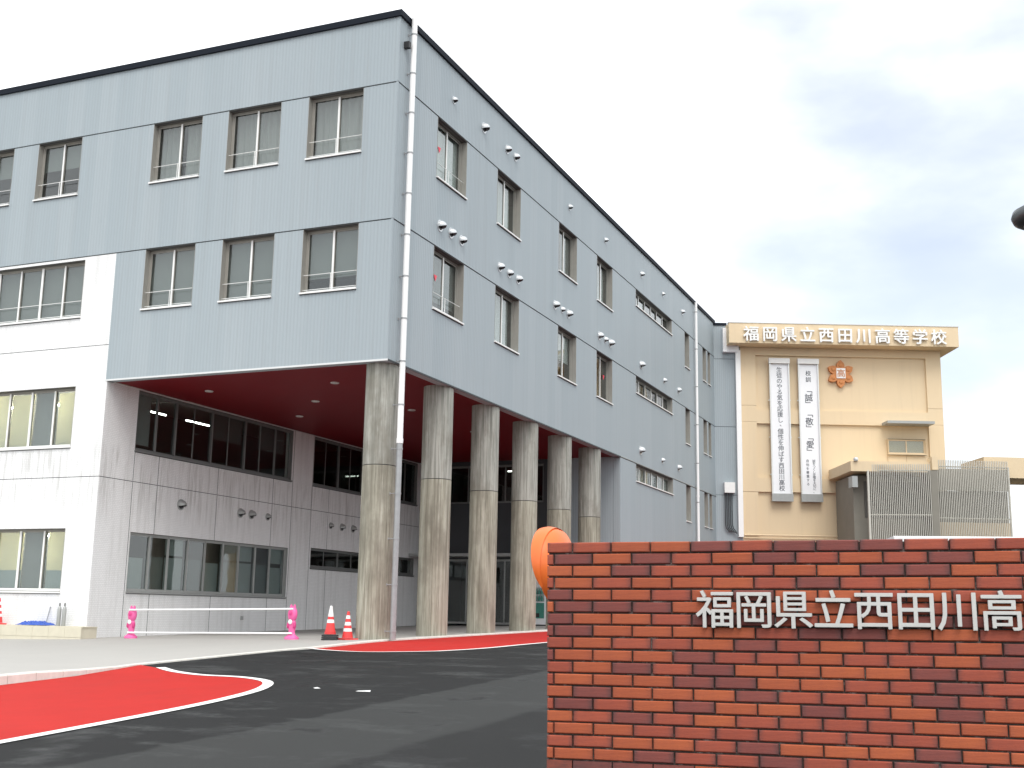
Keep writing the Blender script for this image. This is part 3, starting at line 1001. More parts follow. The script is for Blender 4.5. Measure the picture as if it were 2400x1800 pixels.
# rear entrance wall under the raised block
EN = [(-8.5, -3.3, 5.25, 6.85), (-8.5, -4.1, 0.0, 2.95)]
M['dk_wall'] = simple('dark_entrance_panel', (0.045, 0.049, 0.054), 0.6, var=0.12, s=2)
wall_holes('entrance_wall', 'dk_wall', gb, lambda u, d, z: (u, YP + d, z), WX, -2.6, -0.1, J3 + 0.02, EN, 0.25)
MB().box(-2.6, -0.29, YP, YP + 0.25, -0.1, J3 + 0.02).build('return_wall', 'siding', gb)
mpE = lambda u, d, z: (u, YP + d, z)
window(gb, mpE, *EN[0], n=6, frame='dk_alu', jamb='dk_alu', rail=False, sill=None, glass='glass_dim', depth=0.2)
window(gb, mpE, EN[1][0], EN[1][1], 0.30, 2.95, n=5, frame='grey_alu', jamb='dk_alu', rail=False, sill=None, glass='glass_dim', depth=0.2, name='entrance_door')
MB().box(-8.93, -3.2, YP - 0.9, YP - 0.002, 3.02, 3.14).build('entrance_canopy', 'grey_alu', gb)
MB().box(-8.6, -3.0, YP + 3.6, YP + 3.7, 0.2, 6.9).build('lobby_wall', 'int_dark', gb)
MB().tube([(-5.4, YP + 1.2, 6.72), (-4.7, YP + 1.2, 6.72)], 0.03, 8).build('ceiling_lamp', 'tube', gb)

# ------------------------------------------------------------------ white wing
ww = thing('white_wing', 'white tiled wing with cream-blind windows left of the raised block', 'building', (0, 0, 0))
f3w = (-17.0, -10.13)
wall_holes('front_wall', 'tile', ww, mp_front, -18.0, -9.001, 8.06, J2 - G, [(-17.0, -10.13, 8.96, 10.66)])
wall_holes('front_wall', 'tile', ww, mp_front, -18.0, WX, 4.31, 6.985, [(-17.0, -10.07, 5.18, 6.90)])
wall_holes('front_wall', 'tile', ww, mp_front, -18.0, -9.001, 6.985, 8.04, [])
wall_holes('front_wall', 'tile', ww, mp_front, -18.0, WX, -0.4, 4.29, [(-17.0, -9.98, 1.13, 2.87)])
jl = MB()
jl.box(-18.0, -8.98, 0.012, 0.03, 8.03, 8.07)
jl.box(-18.0, -8.98, 0.012, 0.03, 4.28, 4.32)
jl.build('expansion_joint', 'sealant', ww)
w1 = (1.45, 9.53, 1.18, 2.86); w2 = (1.36, 9.50, 5.21, 6.97); w3 = (10.92, 19.1, 5.21, 6.97); w4 = (11.0, 19.0, 2.25, 2.95)
vj = [1.38, 2.46, 5.35, 8.43, 9.62, 10.90, 12.06, 14.6, 17.2]
wall_holes('side_wall', 'tile', ww, mp_wing, 0.28, YP, 4.31, J3 + 0.01, [w2, w3])
wall_holes('side_wall', 'tile', ww, mp_wing, 0.28, YP, -0.4, 4.29, [w1, w4])
jl = MB()
jl.box(WX - 0.03, WX - 0.012, 0.02, YP, 4.28, 4.32)
jl.build('expansion_joint', 'sealant', ww)
for y in vj:
    for a, b in ((-0.2, 4.285), (4.315, J3)):
        segs = [(a, b)]
        for (p, q, c, d) in (w1, w2, w3, w4):
            if p - 0.01 < y < q + 0.01:
                ns = []
                for s0, s1 in segs:
                    if d <= s0 or c >= s1: ns.append((s0, s1)); continue
                    if c > s0: ns.append((s0, c))
                    if d < s1: ns.append((d, s1))
                segs = ns
        for s0, s1 in segs:
            if s1 - s0 > 0.06:
                MB().box(WX - 0.004, WX + 0.0015, y - 0.009, y + 0.009, s0, s1).build('sealant_joint', 'sealant', ww)
window(ww, mp_front, -17.0, -10.13, 8.96, 10.66, n=8, heavy=(2, 4, 6), cover=[('blind_g', 0, 1, 0.0, 1)])
window(ww, mp_front, -17.0, -10.07, 5.18, 6.90, n=8, frame='alu', rail=False, heavy=(2, 4, 6), cover=[('blind_c', 0, 0.60, 0.05, 1), ('blind_c', 0.62, 0.74, 0.06, 0.95), ('blind_g', 0.75, 0.87, 0.05, 1), ('blind_c', 0.875, 1, 0.06, 0.94)])
window(ww, mp_front, -17.0, -9.98, 1.13, 2.87, n=8, frame='alu', rail=False, heavy=(2, 4, 6), cover=[('blind_c', 0, 0.745, 0.34, 1), ('film', 0, 0.745, 0.0, 0.34), ('blind_g', 0.75, 0.87, 0.0, 1), ('blind_c', 0.875, 1, 0.34, 1), ('film', 0.875, 1, 0.0, 0.34)])
fc = []
for k in range(9):
    fa, fb = k / 9 + 0.004, (k + 1) / 9 - 0.004
    dark = k in (1, 3, 5, 7)
    fc.append(('film_d' if dark else 'film', fa, fb, 0.0, 0.62 if k % 4 else 0.58))
    if k in (2, 5, 6, 8): fc.append(('film_d' if dark else 'film', fa, fb, 0.66, 1.0))
window(ww, mp_wing, *w1, n=9, frame='grey_alu', jamb='grey_alu', rail=False, sill='grey_alu', heavy=(1, 3, 5, 7), cover=fc, depth=0.16)
window(ww, mp_wing, *w2, n=9, frame='dk_alu', jamb='dk_alu', rail=False, sill='dk_alu', heavy=(1, 2, 4, 6), depth=0.16, cover=[('film', 0.01, 0.1, 0.12, 1), ('film_d', 0.45, 0.66, 0.5, 1), ('film_d', 0.78, 0.97, 0.5, 1)])
window(ww, mp_wing, *w3, n=9, frame='dk_alu', jamb='dk_alu', rail=False, sill='dk_alu', heavy=(2, 4, 6), depth=0.16, glass='glass_dim')
window(ww, mp_wing, *w4, n=8, frame='dk_alu', jamb='dk_alu', rail=False, sill='dk_alu', depth=0.16)
for y, z, r in ((3.59, 3.83, .15), (6.64, 3.83, .14), (7.26, 3.83, .14), (8.2, 3.83, .11), (12.27, 3.83, .11), (13.07, 3.83, .13), (13.9, 3.83, .13)):
    vent_hood(ww, mp_wing, y, z, r, 'grey_alu')
MB().box(WX + 0.001, WX + 0.05, 7.0, 7.09, 0.40, 0.52).build('tap_box', 'grey_alu', ww)
ins = MB()
ins.box(-18.0, WX - 0.3, 0.3, 20.0, 4.0, 4.25)
ins.box(-18.0, WX - 0.3, 0.3, 20.0, 0.0, 0.25)
ins.box(-18.0, WX - 0.3, 0.3, 20.0, 7.75, 8.0)
ins.build('floor_slab', 'interior', ww)
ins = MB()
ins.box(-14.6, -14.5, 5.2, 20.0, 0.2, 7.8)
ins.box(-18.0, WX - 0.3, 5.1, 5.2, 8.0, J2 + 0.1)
ins.box(-18.0, WX - 0.29, 1.28, 1.34, 0.2, 7.8)  # unseen partition added to keep the front tubes' light off the side windows
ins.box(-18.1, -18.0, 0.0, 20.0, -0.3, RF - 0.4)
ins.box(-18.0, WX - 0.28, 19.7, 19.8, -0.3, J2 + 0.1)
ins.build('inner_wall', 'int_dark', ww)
for y, x, z in ((4.6, -11.1, 6.95), (6.9, -11.1, 6.95), (13.0, -11.0, 2.93)):
    MB().tube([(x, y - 0.62, z), (x, y + 0.62, z)], 0.028, 8).build('ceiling_lamp', 'tube', ww)
MB().tube([(-10.6, 2.6, 2.62), (-10.6, 1.9, 2.62)], 0.02, 8).build('ceiling_lamp', 'tube', ww)
for x in (-11.2, -13.6):
    for z in (6.6, 2.75):
        MB().tube([(x - 0.6, 0.95, z), (x + 0.6, 0.95, z)], 0.03, 8).build('ceiling_lamp', 'tube_room', ww)
# plinth with loose tile courses
pl = MB().box(-18.0, -8.58, -0.60, -0.002, -0.6, 0.19).build('plinth', 'plinth', ww)
x = -8.55
while x > -17.5:
    wd = 0.56
    for z0, z1 in ((-0.30, -0.075), (-0.067, 0.20)):
        MB().box(x - wd + 0.006, x, -0.63, -0.601, z0, z1).build('plinth_tile', 'plinth', pl)
    MB().box(x - wd + 0.006, x, -0.60, -0.01, 0.191, 0.21).build('plinth_tile', 'plinth', pl)
    x -= wd

# ------------------------------------------------------------------ tan building (own frame: u along its front, d into it)
TH = R(23.3)
tb = thing('tan_building', 'tan rendered school building with overhanging sign fascia and vertical banners', 'building', (0, 36.0, 0), TH)
I = lambda u, d, z: (u, d, z)
# grey link facing the camera
lk = thing('grey_link', 'narrow grey metal link between the raised block and tan building', 'building', (0, 36.0, 0), TH)
for z0, z1 in ((0.0, 7.10 - G), (7.10 + G, 10.75 - G), (10.75 + G, 14.45 - G), (14.45 + G, 16.3)):
    MB().box(0.0, 1.43, 0.02, 0.30, z0, z1).build('siding_band', 'siding', lk)
MB().box(0.02, 1.42, 0.05, 0.28, 0.0, 16.2).build('joint_backing', 'sealant', lk)
MB().box(-0.05, 0.72, -0.04, 0.40, 16.3, 16.44).build('roof_coping', 'navy', lk)
MB().box(0.46, 1.30, -0.30, 0.018, 14.78, 16.10).build('gutter_box', 'sign_w', lk)
MB().box(1.14, 1.40, -0.22, 0.0, 4.9, 14.9).build('pipe_cover', 'pipe_w', lk)
jb = MB().box(0.43, 0.98, -0.26, 0.018, 7.2, 7.75).build('junction_box', 'alu_w', lk)
cd = MB()
for k, uu in enumerate((0.47, 0.56, 0.65, 0.74, 0.83)):
    cd.tube([(uu, -0.12, 7.2), (uu, -0.12, 5.55), (uu + 0.05, -0.12, 5.35), (uu + 0.16, -0.12, 5.2), (1.05, -0.13 - 0.01 * k, 5.15 - 0.02 * k)], 0.028, 6)
cd.build('conduit', 'sealant', jb)

WL, WR = 1.42, 12.27
# main mass, with a pier-and-beam frame proud of recessed panels
MB().box(WL, WR, 0.15, 9.0, 0.0, 15.13).build('wall', 'tan', tb)
for a, b in ((WL, 2.25), (11.46, WR)):
    for z0, z1 in ((0.0, 7.29), (7.31, 11.05), (11.06, 11.93), (11.945, 15.12)):
        MB().box(a, b, 0.0, 0.149, z0, z1).build('pier', 'tan', tb)
for z0, z1 in ((14.69, 15.12), (10.97, 11.72), (7.31, 8.06)):
    MB().box(2.251, 11.459, 0.003, 0.148, z0, z1).build('beam', 'tan', tb)
# overhanging fascia
fs = MB()
fs.box(0.65, 12.93, -1.0, 8.0, 15.13, 16.22)
fs.build('fascia', 'tan', tb)
MB().box(0.62, 12.96, -1.03, -0.70, 16.22, 16.27).build('fascia_cap', 'alu', tb)
# double door with glazed tops
wd = window(tb, lambda u, d, z: (u, 0.152 - 0.17 + d, z), 9.22, 11.24, 9.46, 10.26, n=2, frame='tan', jamb='tan', rail=False, sill='tan', glass='glass', depth=0.16, cover=[('blind_g', 0.1, 0.5, 0, 1)], name='upper_window')
for a, b in ((9.24, 10.22), (10.24, 11.22)):
    MB().box(a, b, 0.10, 0.149, 8.55, 9.41).build('door_panel', 'tan', tb)
MB().box(8.95, 11.45, -0.95, 0.002, 10.96, 11.10).build('door_canopy', 'grey_alu', tb)
bp_ = MB()
bp_.tube([(1.45, -0.06, 5.02), (9.0, -0.06, 5.02)], 0.04, 8)
bp_.tube([(1.45, -0.06, 4.86), (9.0, -0.06, 4.86)], 0.03, 8)
bp_.build('wall_pipe', 'tan', tb)

# lettering helpers
_gl = {}
def glyph(ch, size, extrude, off=0.0, bev=0.0):
    key = (ch, round(size, 4), extrude, off)
    if key in _gl:
        return _gl[key].copy()
    c = bpy.data.curves.new('glyph', 'FONT')
    c.body = ch
    c.size = size
    c.extrude = extrude
    c.resolution_u = 3
    c.align_x = 'LEFT'
    o = bpy.data.objects.new('glyph', c)
    COL.objects.link(o)
    bpy.context.view_layer.update()
    me = bpy.data.meshes.new_from_object(o.evaluated_get(bpy.context.evaluated_depsgraph_get()))
    COL.objects.unlink(o)
    bpy.data.objects.remove(o)
    if off:
        import bmesh
        bm = bmesh.new()
        for k, (dx, dy) in enumerate(((0, 0), (off, 0), (-off, 0), (0, off), (0, -off), (.7 * off, .7 * off), (-.7 * off, -.7 * off), (.7 * off, -.7 * off), (-.7 * off, .7 * off))):
            n0 = len(bm.verts)
            bm.from_mesh(me)
            bm.verts.ensure_lookup_table()
            for v in bm.verts[n0:]:
                v.co.x += dx
                v.co.y += dy
                v.co.z -= 0.0006 * k * (1 if v.co.z > 0 else -1) * (size / 0.23)
        bm.to_mesh(me)
        bm.free()
    # centre on the em box (x 0..1, y -0.12..0.88 of the size), stand it up: x right, z up, y = depth
    for v in me.vertices:
        x_, y_, z_ = v.co
        v.co = (x_ - 0.5 * size, -z_, y_ - 0.38 * size)
    _gl[key] = me
    return me
def put_glyph(ch, name, mat, parent, u, d, z, size, extrude, off=0.0, sx=1.0):
    me = glyph(ch, size, extrude, off)
    me = me.copy()
    me.materials.clear()
    me.materials.append(M[mat])
    o = link(name, me, parent)
    o.location = (u, d, z)
    o.scale = (sx, 1, 1)
    return o
NAME = '福岡県立西田川高等学校'
for i, ch in enumerate(NAME):
    put_glyph(ch, 'fascia_letter', 'letter_w', tb, 1.82 + 1.001 * i, -1.10, 15.62, 0.86, 0.045, 0.016)

# banners
def banner(u0, u1, label, fill):
    b = thing('banner', label, 'banner', (0.12 * math.sin(TH), 36.0 - 0.12 * math.cos(TH), 0), TH, 'tall white banners on the tan wall')
    zt, zb = 14.50, 6.80
    MB().box(u0 + 0.07, u1 - 0.07, 0.02, 0.06, zb + 0.42, zt - 0.30).build('panel', 'sign_w', b)
    f = MB()
    f.box(u0, u0 + 0.07, -0.06, 0.08, zb + 0.40, zt - 0.28)
    f.box(u1 - 0.07, u1, -0.06, 0.08, zb + 0.40, zt - 0.28)
    f.build('frame', 'alu', b)
    MB().box(u0 - 0.02, u1 + 0.02, -0.12, 0.10, zt - 0.28, zt).build('head_box', 'alu_w', b)
    MB().box(u0 - 0.02, u1 + 0.02, -0.12, 0.10, zb, zb + 0.40).build('foot_box', 'grey_alu', b)
    for zz in (12.2, 10.2, 8.2):
        for uu in (u0 - 0.05, u1):
            MB().box(uu, uu + 0.05, 0.02, 0.15, zz, zz + 0.06).build('clip', 'alu', b)
    fill(b, (u0 + u1) / 2, zt - 0.28, zb + 0.40)
def fill1(b, uc, zt, zb):
    s = '生徒のやる気を応援し、個性を伸ばす西田川高校'
    top, bot = zt - 0.33, zb + 0.30
    for i, ch in enumerate(s):
        z = top - (top - bot) * i / (len(s) - 1)
        put_glyph(ch, 'character', 'ink', b, uc + (0.1 if ch == '、' else 0), 0.016, z + (0.1 if ch == '、' else 0), 0.32, 0.002, 0.002)
def fill2(b, uc, zt, zb):
    items = [('校', 13.72, .30), ('訓', 13.38, .30), ('﹁', 12.80, .40), ('誠', 12.40, .44), ('﹂', 12.05, .40), ('﹁', 11.52, .40), ('敬', 11.10, .44), ('﹂', 10.74, .40),
             ('﹁', 10.24, .40), ('愛', 9.86, .44), ('﹂', 9.48, .40)]
    for ch, z, s in items:
        dz = 0.0
        put_glyph(ch, 'character', 'ink', b, uc, 0.016, z, s, 0.002, 0.003)
    for uu, s, z1 in ((uc + 0.17, '誠をつくし友情を大切に、', 7.35), (uc - 0.17, '自他を尊重する', 7.75)):
        for i, ch in enumerate(s):
            z = 8.98 - (8.98 - z1) * i / (len(s) - 1)
            put_glyph(ch, 'character', 'ink', b, uu, 0.016, z, 0.17, 0.002, 0.001)
banner(2.95, 4.03, 'left white banner with one column of small vertical characters on tan wall', fill1)
banner(4.50, 5.60, 'right white banner with large bracketed characters, beside the orange flower emblem', fill2)

# flower emblem
em = thing('flower_emblem', 'orange six-petal flower emblem mounted on the tan wall', 'emblem', (0, 36.0, 0), TH)
eb = MB()
prof = []
cu, cz = 6.83, 13.74
for k in range(96):
    an = 2 * math.pi * k / 96
    f_ = abs(math.cos((an - math.pi / 2) * 3))          # six petals
    rr = 0.40 + 0.30 * f_ ** 0.8
    if f_ > 0.93: rr += 0.05 * (f_ - 0.93) / 0.07
    prof.append((cu + rr * math.cos(an), cz + rr * math.sin(an)))
for d in (-0.06, 0.15):
    eb.v += [(a, d, b) for a, b in prof]
eb.f.append(tuple(range(96)))
for k in range(96):
    eb.f.append((k, (k + 1) % 96, 96 + (k + 1) % 96, 96 + k))
eb.build('petals', 'emblem', em)
for k in range(6):
    an = math.pi / 2 + k * math.pi / 3
    MB().lathe([(0.11, 0.0), (0.09, 0.03), (0.0, 0.045)], 12, (0, 0, 0), 1.0, 1.0,
               lambda a, b, c, an=an: (cu + 0.46 * math.cos(an) + a, -0.061 - c, cz + 0.46 * math.sin(an) + b)).build('petal_boss', 'emblem', em)
MB().box(cu - 0.24, cu + 0.24, -0.10, -0.059, cz - 0.25, cz + 0.30).build('badge', 'letter_w', em)
put_glyph('高', 'character', 'emblem', em, cu, -0.106, cz + 0.02, 0.46, 0.006, 0.004)

# ------------------------------------------------------------------ louvred annexe in front of the tan building
la = thing('louvred_annexe', 'low annexe with grey vertical louvre screens in front of tan building', 'building', (0, 36.0, 0), TH)
D0 = -4.0
MB().box(6.35, 9.78, D0 + 0.9, -0.05, 0.0, 7.9).build('wall', 'louvre_wall', la)
MB().box(6.9, 9.77, D0 + 0.86, D0 + 0.899, 5.8, 7.6).build('dark_opening', 'int_dark', la)
MB().box(10.16, 14.1, D0 + 0.5, -0.5, 0.0, 5.6).build('lower_wall', 'tan', la)
MB().box(6.0, 10.25, D0 - 0.05, -0.05, 8.0, 8.5).build('roof_slab', 'tan', la)
MB().box(9.95, 10.25, D0 - 0.35, D0 + 0.3, 8.1, 8.75).build('roof_hood', 'tan', la)
def louvre(u0, u1, dA, dB, z0, z1, n, rails, post0, post1):
    mb = MB()
    for i in range(n):
        t = (i + 0.5) / n
        u, d = u0 + (u1 - u0) * t, dA + (dB - dA) * t
        mb.box(u - 0.017, u + 0.017, d - 0.025, d + 0.025, z0, z1)
    s = mb.build('louvre_slats', 'louvre', la)
    s['kind'] = 'stuff'
    r_ = MB()
    for z in rails:
        r_.tube([(u0, dA + 0.06, z), (u1, dB + 0.06, z)], 0.035, 6)
    r_.build('louvre_rail', 'louvre', la)
    for (p, u, d) in ((post0, u0, dA), (post1, u1, dB)):
        if p:
            MB().box(u - p, u + p, d - 0.06, d + 0.06, z0 - 0.2, z1 - 0.3).build('louvre_post', 'louvre', la)
louvre(6.85, 9.80, D0, D0 - 0.5, 4.2, 8.35, 34, (5.85, 8.05), 0.05, 0)
louvre(10.2, 13.85, D0 - 0.2, D0, 4.2, 8.62, 42, (5.75, 8.3), 0, 0.03)
MB().box(9.80, 10.14, D0 - 0.5, D0 + 0.9, 0.0, 8.05).build('corner_post', 'louvre_wall', la)
MB().box(13.0, 16.25, -3.2, -0.2, 7.9, 8.95).build('side_slab', 'tan', la)
MB().box(12.6, 13.6, -2.9, -0.4, 0.0, 7.9).build('side_pier', 'louvre_wall', la)
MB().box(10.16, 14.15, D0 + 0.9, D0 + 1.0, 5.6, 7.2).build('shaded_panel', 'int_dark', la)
MB().box(10.16, 14.15, D0 + 0.7, D0 + 0.8, 7.2, 8.3).build('upper_panel', 'louvre_wall', la)
cl = MB().lathe([(0.0, -0.16), (0.10, -0.12), (0.13, -0.02), (0.10, 0.04), (0.0, 0.06)], 12, (6.25, D0 - 0.1, 8.62)).build('floodlight', 'alu', la, True)
MB().box(6.05, 6.32, D0 - 0.05, D0 + 0.6, 7.2, 7.75).build('wall_lamp', 'grey_alu', la)

# white flat canopy between the annexe and the brick wall
wc = thing('walkway_canopy', 'white flat canopy roof showing just above the brick wall', 'canopy', (12.3, 0.5, 0), R(14))
MB().box(-0.3, 9.0, -0.1, 2.0, 2.40, 2.50).build('roof', 'white_roof', wc)
MB().box(-0.3, 9.0, -0.16, -0.101, 2.33, 2.47).build('roof_edge', 'white_roof', wc)
for u in (0.2, 3.0, 5.8, 8.6):
    for d in (0.1, 1.8):
        MB().tube([(u, d, -0.3), (u, d, 2.40)], 0.04, 8).build('post', 'alu_w', wc)

# ------------------------------------------------------------------ brick gate wall
BA = R(5.0)
bw = thing('brick_wall', 'orange and purple-brown brick gate wall with steel lettering', 'wall', (11.74, -19.0, 0.0))
bw.rotation_euler = (0, R(-0.55), BA)
ZT = 1.190
WH, WLEN, WTH = 1.90, 4.55, 0.32
MB().box(0.006, WLEN - 0.006, 0.019, WTH - 0.012, ZT - WH, ZT - 0.012).build('mortar_core', 'mortar', bw)
PAT = ['rroodrdddrrr', 'rdodrodrordo', 'oodrrroodd or'.replace(' ', ''), 'rorooordroor', 'doorodoorroo'.replace('rroo', 'rorr'), 'odddooood rro'.replace(' ', ''),
       'doorddroo ddr'.replace(' ', ''), 'ddoooorddoor', 'rorrodrorrod', 'dooodrrorrod', 'rodrdoooodrr', 'rooodd oorrdr'.replace(' ', ''),
       'odooodrrodrr', 'rdrodoodrodo', 'ordrorrrrooo', 'ooorrrrrrror', 'rroordooodoo']
_bm = {}
def brick_mesh(wd, code, ht=0.0605):
    k = (round(wd, 3), code)
    if k not in _bm:
        mb = MB()
        c = 0.0055
        y0, y1 = 0.0, 0.05
        mb.v += [(0, y0 + c, 0), (wd, y0 + c, 0), (wd, y0 + c, ht), (0, y0 + c, ht),
                 (c, y0, c), (wd - c, y0, c), (wd - c, y0, ht - c), (c, y0, ht - c),
                 (0, y1, 0), (wd, y1, 0), (wd, y1, ht), (0, y1, ht)]
        mb.f += [(4, 5, 6, 7), (0, 1, 5, 4), (1, 2, 6, 5), (2, 3, 7, 6), (3, 0, 4, 7), (0, 8, 9, 1), (1, 9, 10, 2), (2, 10, 11, 3), (3, 11, 8, 0)]
        _bm[k] = mb.mesh('brick', 'brick_' + code)
    return _bm[k]
rest = {'o': MB(), 'r': MB(), 'd': MB()}
rows = int(WH / 0.07)
for r_ in range(rows):
    z = ZT - (r_ + 1) * 0.07 + 0.0095
    first = 0.160 if r_ % 2 == 0 else 0.046
    edges = [0.0, first]
    while edges[-1] < WLEN - 0.02:
        edges.append(min(edges[-1] + 0.237, WLEN))
    if r_ == 0: z += 0.0
    for c_ in range(len(edges) - 1):
        a, b = edges[c_], edges[c_ + 1] - 0.0085
        if c_ == len(edges) - 2: b = WLEN
        if b - a < 0.02: continue
        code = PAT[r_][c_] if r_ < len(PAT) and c_ < len(PAT[r_]) else random.choice('oorrdrd')
        dy = random.uniform(-0.003, 0.003)
        if r_ < 18 and a < 2.75:
            o = link('brick', brick_mesh(b - a, code), bw)
            o.location = (a, dy, z)
            o.location.z += random.uniform(-0.0012, 0.0012)
            o.rotation_euler = (random.uniform(-0.02, 0.02), random.uniform(-0.006, 0.006), random.uniform(-0.008, 0.008))
        else:
            rest[code].box(a, b, dy, 0.05, z, z + 0.0605)
    # rear face and ends
    for code, (x0, x1, y0, y1) in zip(random.choices('ord', k=4), ((0.0, 0.045, 0.055, WTH), (WLEN - 0.045, WLEN, 0.055, WTH), (0.05, WLEN / 2, WTH - 0.05, WTH), (WLEN / 2 + 0.008, WLEN - 0.05, WTH - 0.05, WTH))):
        rest[code].box(x0, x1, y0, y1, z, z + 0.0605)
# coping pieces across the top
x = 0.0
k = 0
edges = [0.0, 0.160]
while edges[-1] < WLEN - 0.02: edges.append(min(edges[-1] + 0.237, WLEN))
for a, b in zip(edges, edges[1:]):
    rest[random.choice('rrod')].box(a, b - 0.0085, 0.0525, WTH, ZT - 0.062, ZT - 0.0005)
allb = MB()
midx = []
for k, code in enumerate('ord'):
    n0 = len(allb.v)
    allb.v += rest[code].v
    allb.f += [tuple(i + n0 for i in f_) for f_ in rest[code].f]
    midx += [k] * len(rest[code].f)
o = allb.build('bricks', 'brick_o', bw)
for code in 'rd':
    o.data.materials.append(M['brick_' + code])
o.data.polygons.foreach_set('material_index', midx)
o['kind'] = 'stuff'

ws = thing('wall_lettering', 'raised brushed steel kanji letters fixed to the brick gate wall', 'sign', (11.74, -19.0, 0.0))
ws.rotation_euler = (0, R(-0.55), BA)
for i, ch in enumerate(NAME):
    u = 1.009 + 0.2175 * i
    put_glyph(ch, 'letter', 'steel', ws, u, -0.0215, 0.803, 0.226, 0.0195, 0.0023)
# ------------------------------------------------------------------ convex mirror behind the wall
cmx = thing('convex_mirror', 'orange hooded convex traffic mirror seen from behind, at the end of brick wall', 'mirror', (10.84, -16.47, 0.0))
head = Vector((10.84, -16.47, 1.16))
view = (head - Vector((14.333, -25.751, 0.767)))
view.z = 0
view.normalize()
vang = math.atan2(view.y, view.x)
nang = vang + R(64)                     # the mirror faces left and away
ca, sa = math.cos(nang), math.sin(nang)
def mpm(a, b, c):                       # a = right across the disc, b = up, c = out of the mirror's face
    return (-sa * a + ca * c, ca * a + sa * c, 1.16 + b)
rm = 0.30
MB().lathe([(0.12, -0.10), (0.22, -0.075), (rm - 0.01, -0.03), (rm, 0.0), (rm + 0.012, 0.012), (rm, 0.024), (rm - 0.02, 0.015)], 40, (0, 0, 0), 1, 1, mpm).build('housing', 'orange', cmx, True)
MB().lathe([(rm - 0.03, 0.016), (0.2, 0.035), (0.1, 0.045), (0.02, 0.048)], 32, (0, 0, 0), 1, 1, mpm).build('mirror_face', 'mirror', cmx, True)
hd = MB()
nh = 30
for layer in (0.004, -0.004):
    for j in range(nh + 1):
        an = R(-35) + R(250) * j / nh
        dep = 0.11 * max(0.0, math.sin((an + R(35)) / R(250) * math.pi)) ** 0.7
        for c, rr in ((0.0, rm + 0.008), (dep * 0.5 + 0.01, rm + 0.02), (dep + 0.012, rm + 0.012)):
            hd.v.append(mpm((rr + layer) * math.cos(an), (rr + layer) * math.sin(an), c))
n3 = 3 * (nh + 1)
for L_ in range(2):
    for j in range(nh):
        for k in range(2):
            a = L_ * n3 + j * 3 + k
            hd.f.append((a, a + 1, a + 4, a + 3))
for j in range(nh):
    a = j * 3 + 2
    hd.f.append((a, a + 3, a + 3 + n3, a + n3))
hd.build('hood', 'orange', cmx, True)
gz = g(10.84, -16.47)
bx, by, _ = mpm(0, 0, -0.17)
MB().tube([(bx, by, gz - 0.2), (bx, by, 1.12)], 0.038, 12).build('pole', 'orange', cmx, True)
MB().tube([mpm(0, 0.02, -0.16), mpm(0, 0.02, -0.08)], 0.03, 10).build('bracket', 'grey_alu', cmx)

# ------------------------------------------------------------------ street lamp at the right edge of the view
lx, ly = 14.72, -16.27
slp = thing('street_lamp', 'dark grey disc-headed street lamp cut by the right picture edge', 'lamp', (lx, ly, g(lx, ly)))
hz = 3.81 - g(lx, ly)
lampo = MB().lathe([(0.06, -0.075), (0.20, -0.07), (0.245, -0.045), (0.262, -0.005), (0.25, 0.035), (0.18, 0.075), (0.09, 0.105), (0.0, 0.11)], 36, (0, 0, hz)).build('lamp_head', 'lamp_grey', slp, True)
MB().lathe([(0.0, -0.095), (0.13, -0.09), (0.175, -0.074), (0.17, -0.06)], 30, (0, 0, hz)).build('lens', 'lens', lampo, True)
MB().tube([(0.16, 0.02, -0.1), (0.16, 0.02, hz + 0.02), (0.14, 0.02, hz + 0.09), (0.05, 0.01, hz + 0.11)], 0.04, 12).build('pole', 'lamp_grey', slp, True)

# ------------------------------------------------------------------ cones
def cone_at(x, y, z, label, stack=1, sleeve=False, h=0.70):
    c = thing('traffic_cone', label, 'cone', (x, y, z), random.uniform(0, 1.5), 'traffic cones')
    b = MB()
    for k in range(stack):
        s = 0.19 - 0.004 * k
        z0 = 0.045 * k
        b.box(-s, s, -s, s, z0, z0 + 0.035)
    b.build('base', 'rubber' if sleeve else 'cone_r', c)
    zb = 0.045 * stack
    R0, R1 = 0.135, 0.028
    def seg(t0, t1, grow, nm, mat, par):
        ra, rb = R0 + (R1 - R0) * t0 + grow, R0 + (R1 - R0) * t1 + grow
        return MB().lathe([(ra, zb + (h - zb) * t0), (rb, zb + (h - zb) * t1)], 24, (0, 0, 0)).build(nm, mat, par, False)
    body = seg(0.0, 1.0, 0.0, 'body', 'cone_r', c)
    if stack > 1:
        for k in range(stack - 1):
            t = 0.02 + 0.055 * k
            seg(t, t + 0.035, 0.012 - 0.002 * k, 'stacked_rim', 'cone_r', body)
    bands = ((0.62, 1.0), (0.40, 0.52)) if sleeve else ((0.72, 0.85), (0.47, 0.60), (0.24, 0.36))
    for t0, t1 in bands:
        seg(t0, t1, 0.003, 'white_band', 'cone_w', body)
    for ch in (body, *body.children):
        smooth_by_angle(ch, 40)
    return c
cone_at(-1.15, -0.25, z_walk(-1.15, -0.25), 'taller red cone with white top sleeve, stacked on black bases', 3, True, 0.82)
cone_at(-0.82, 0.02, z_walk(-0.82, 0.02), 'short red cone with three white bands beside the first column', 1, False, 0.68)
cone_at(-11.82, -0.32, 0.212, 'red cone on the cream plinth cut by the left edge', 1, False, 0.72)

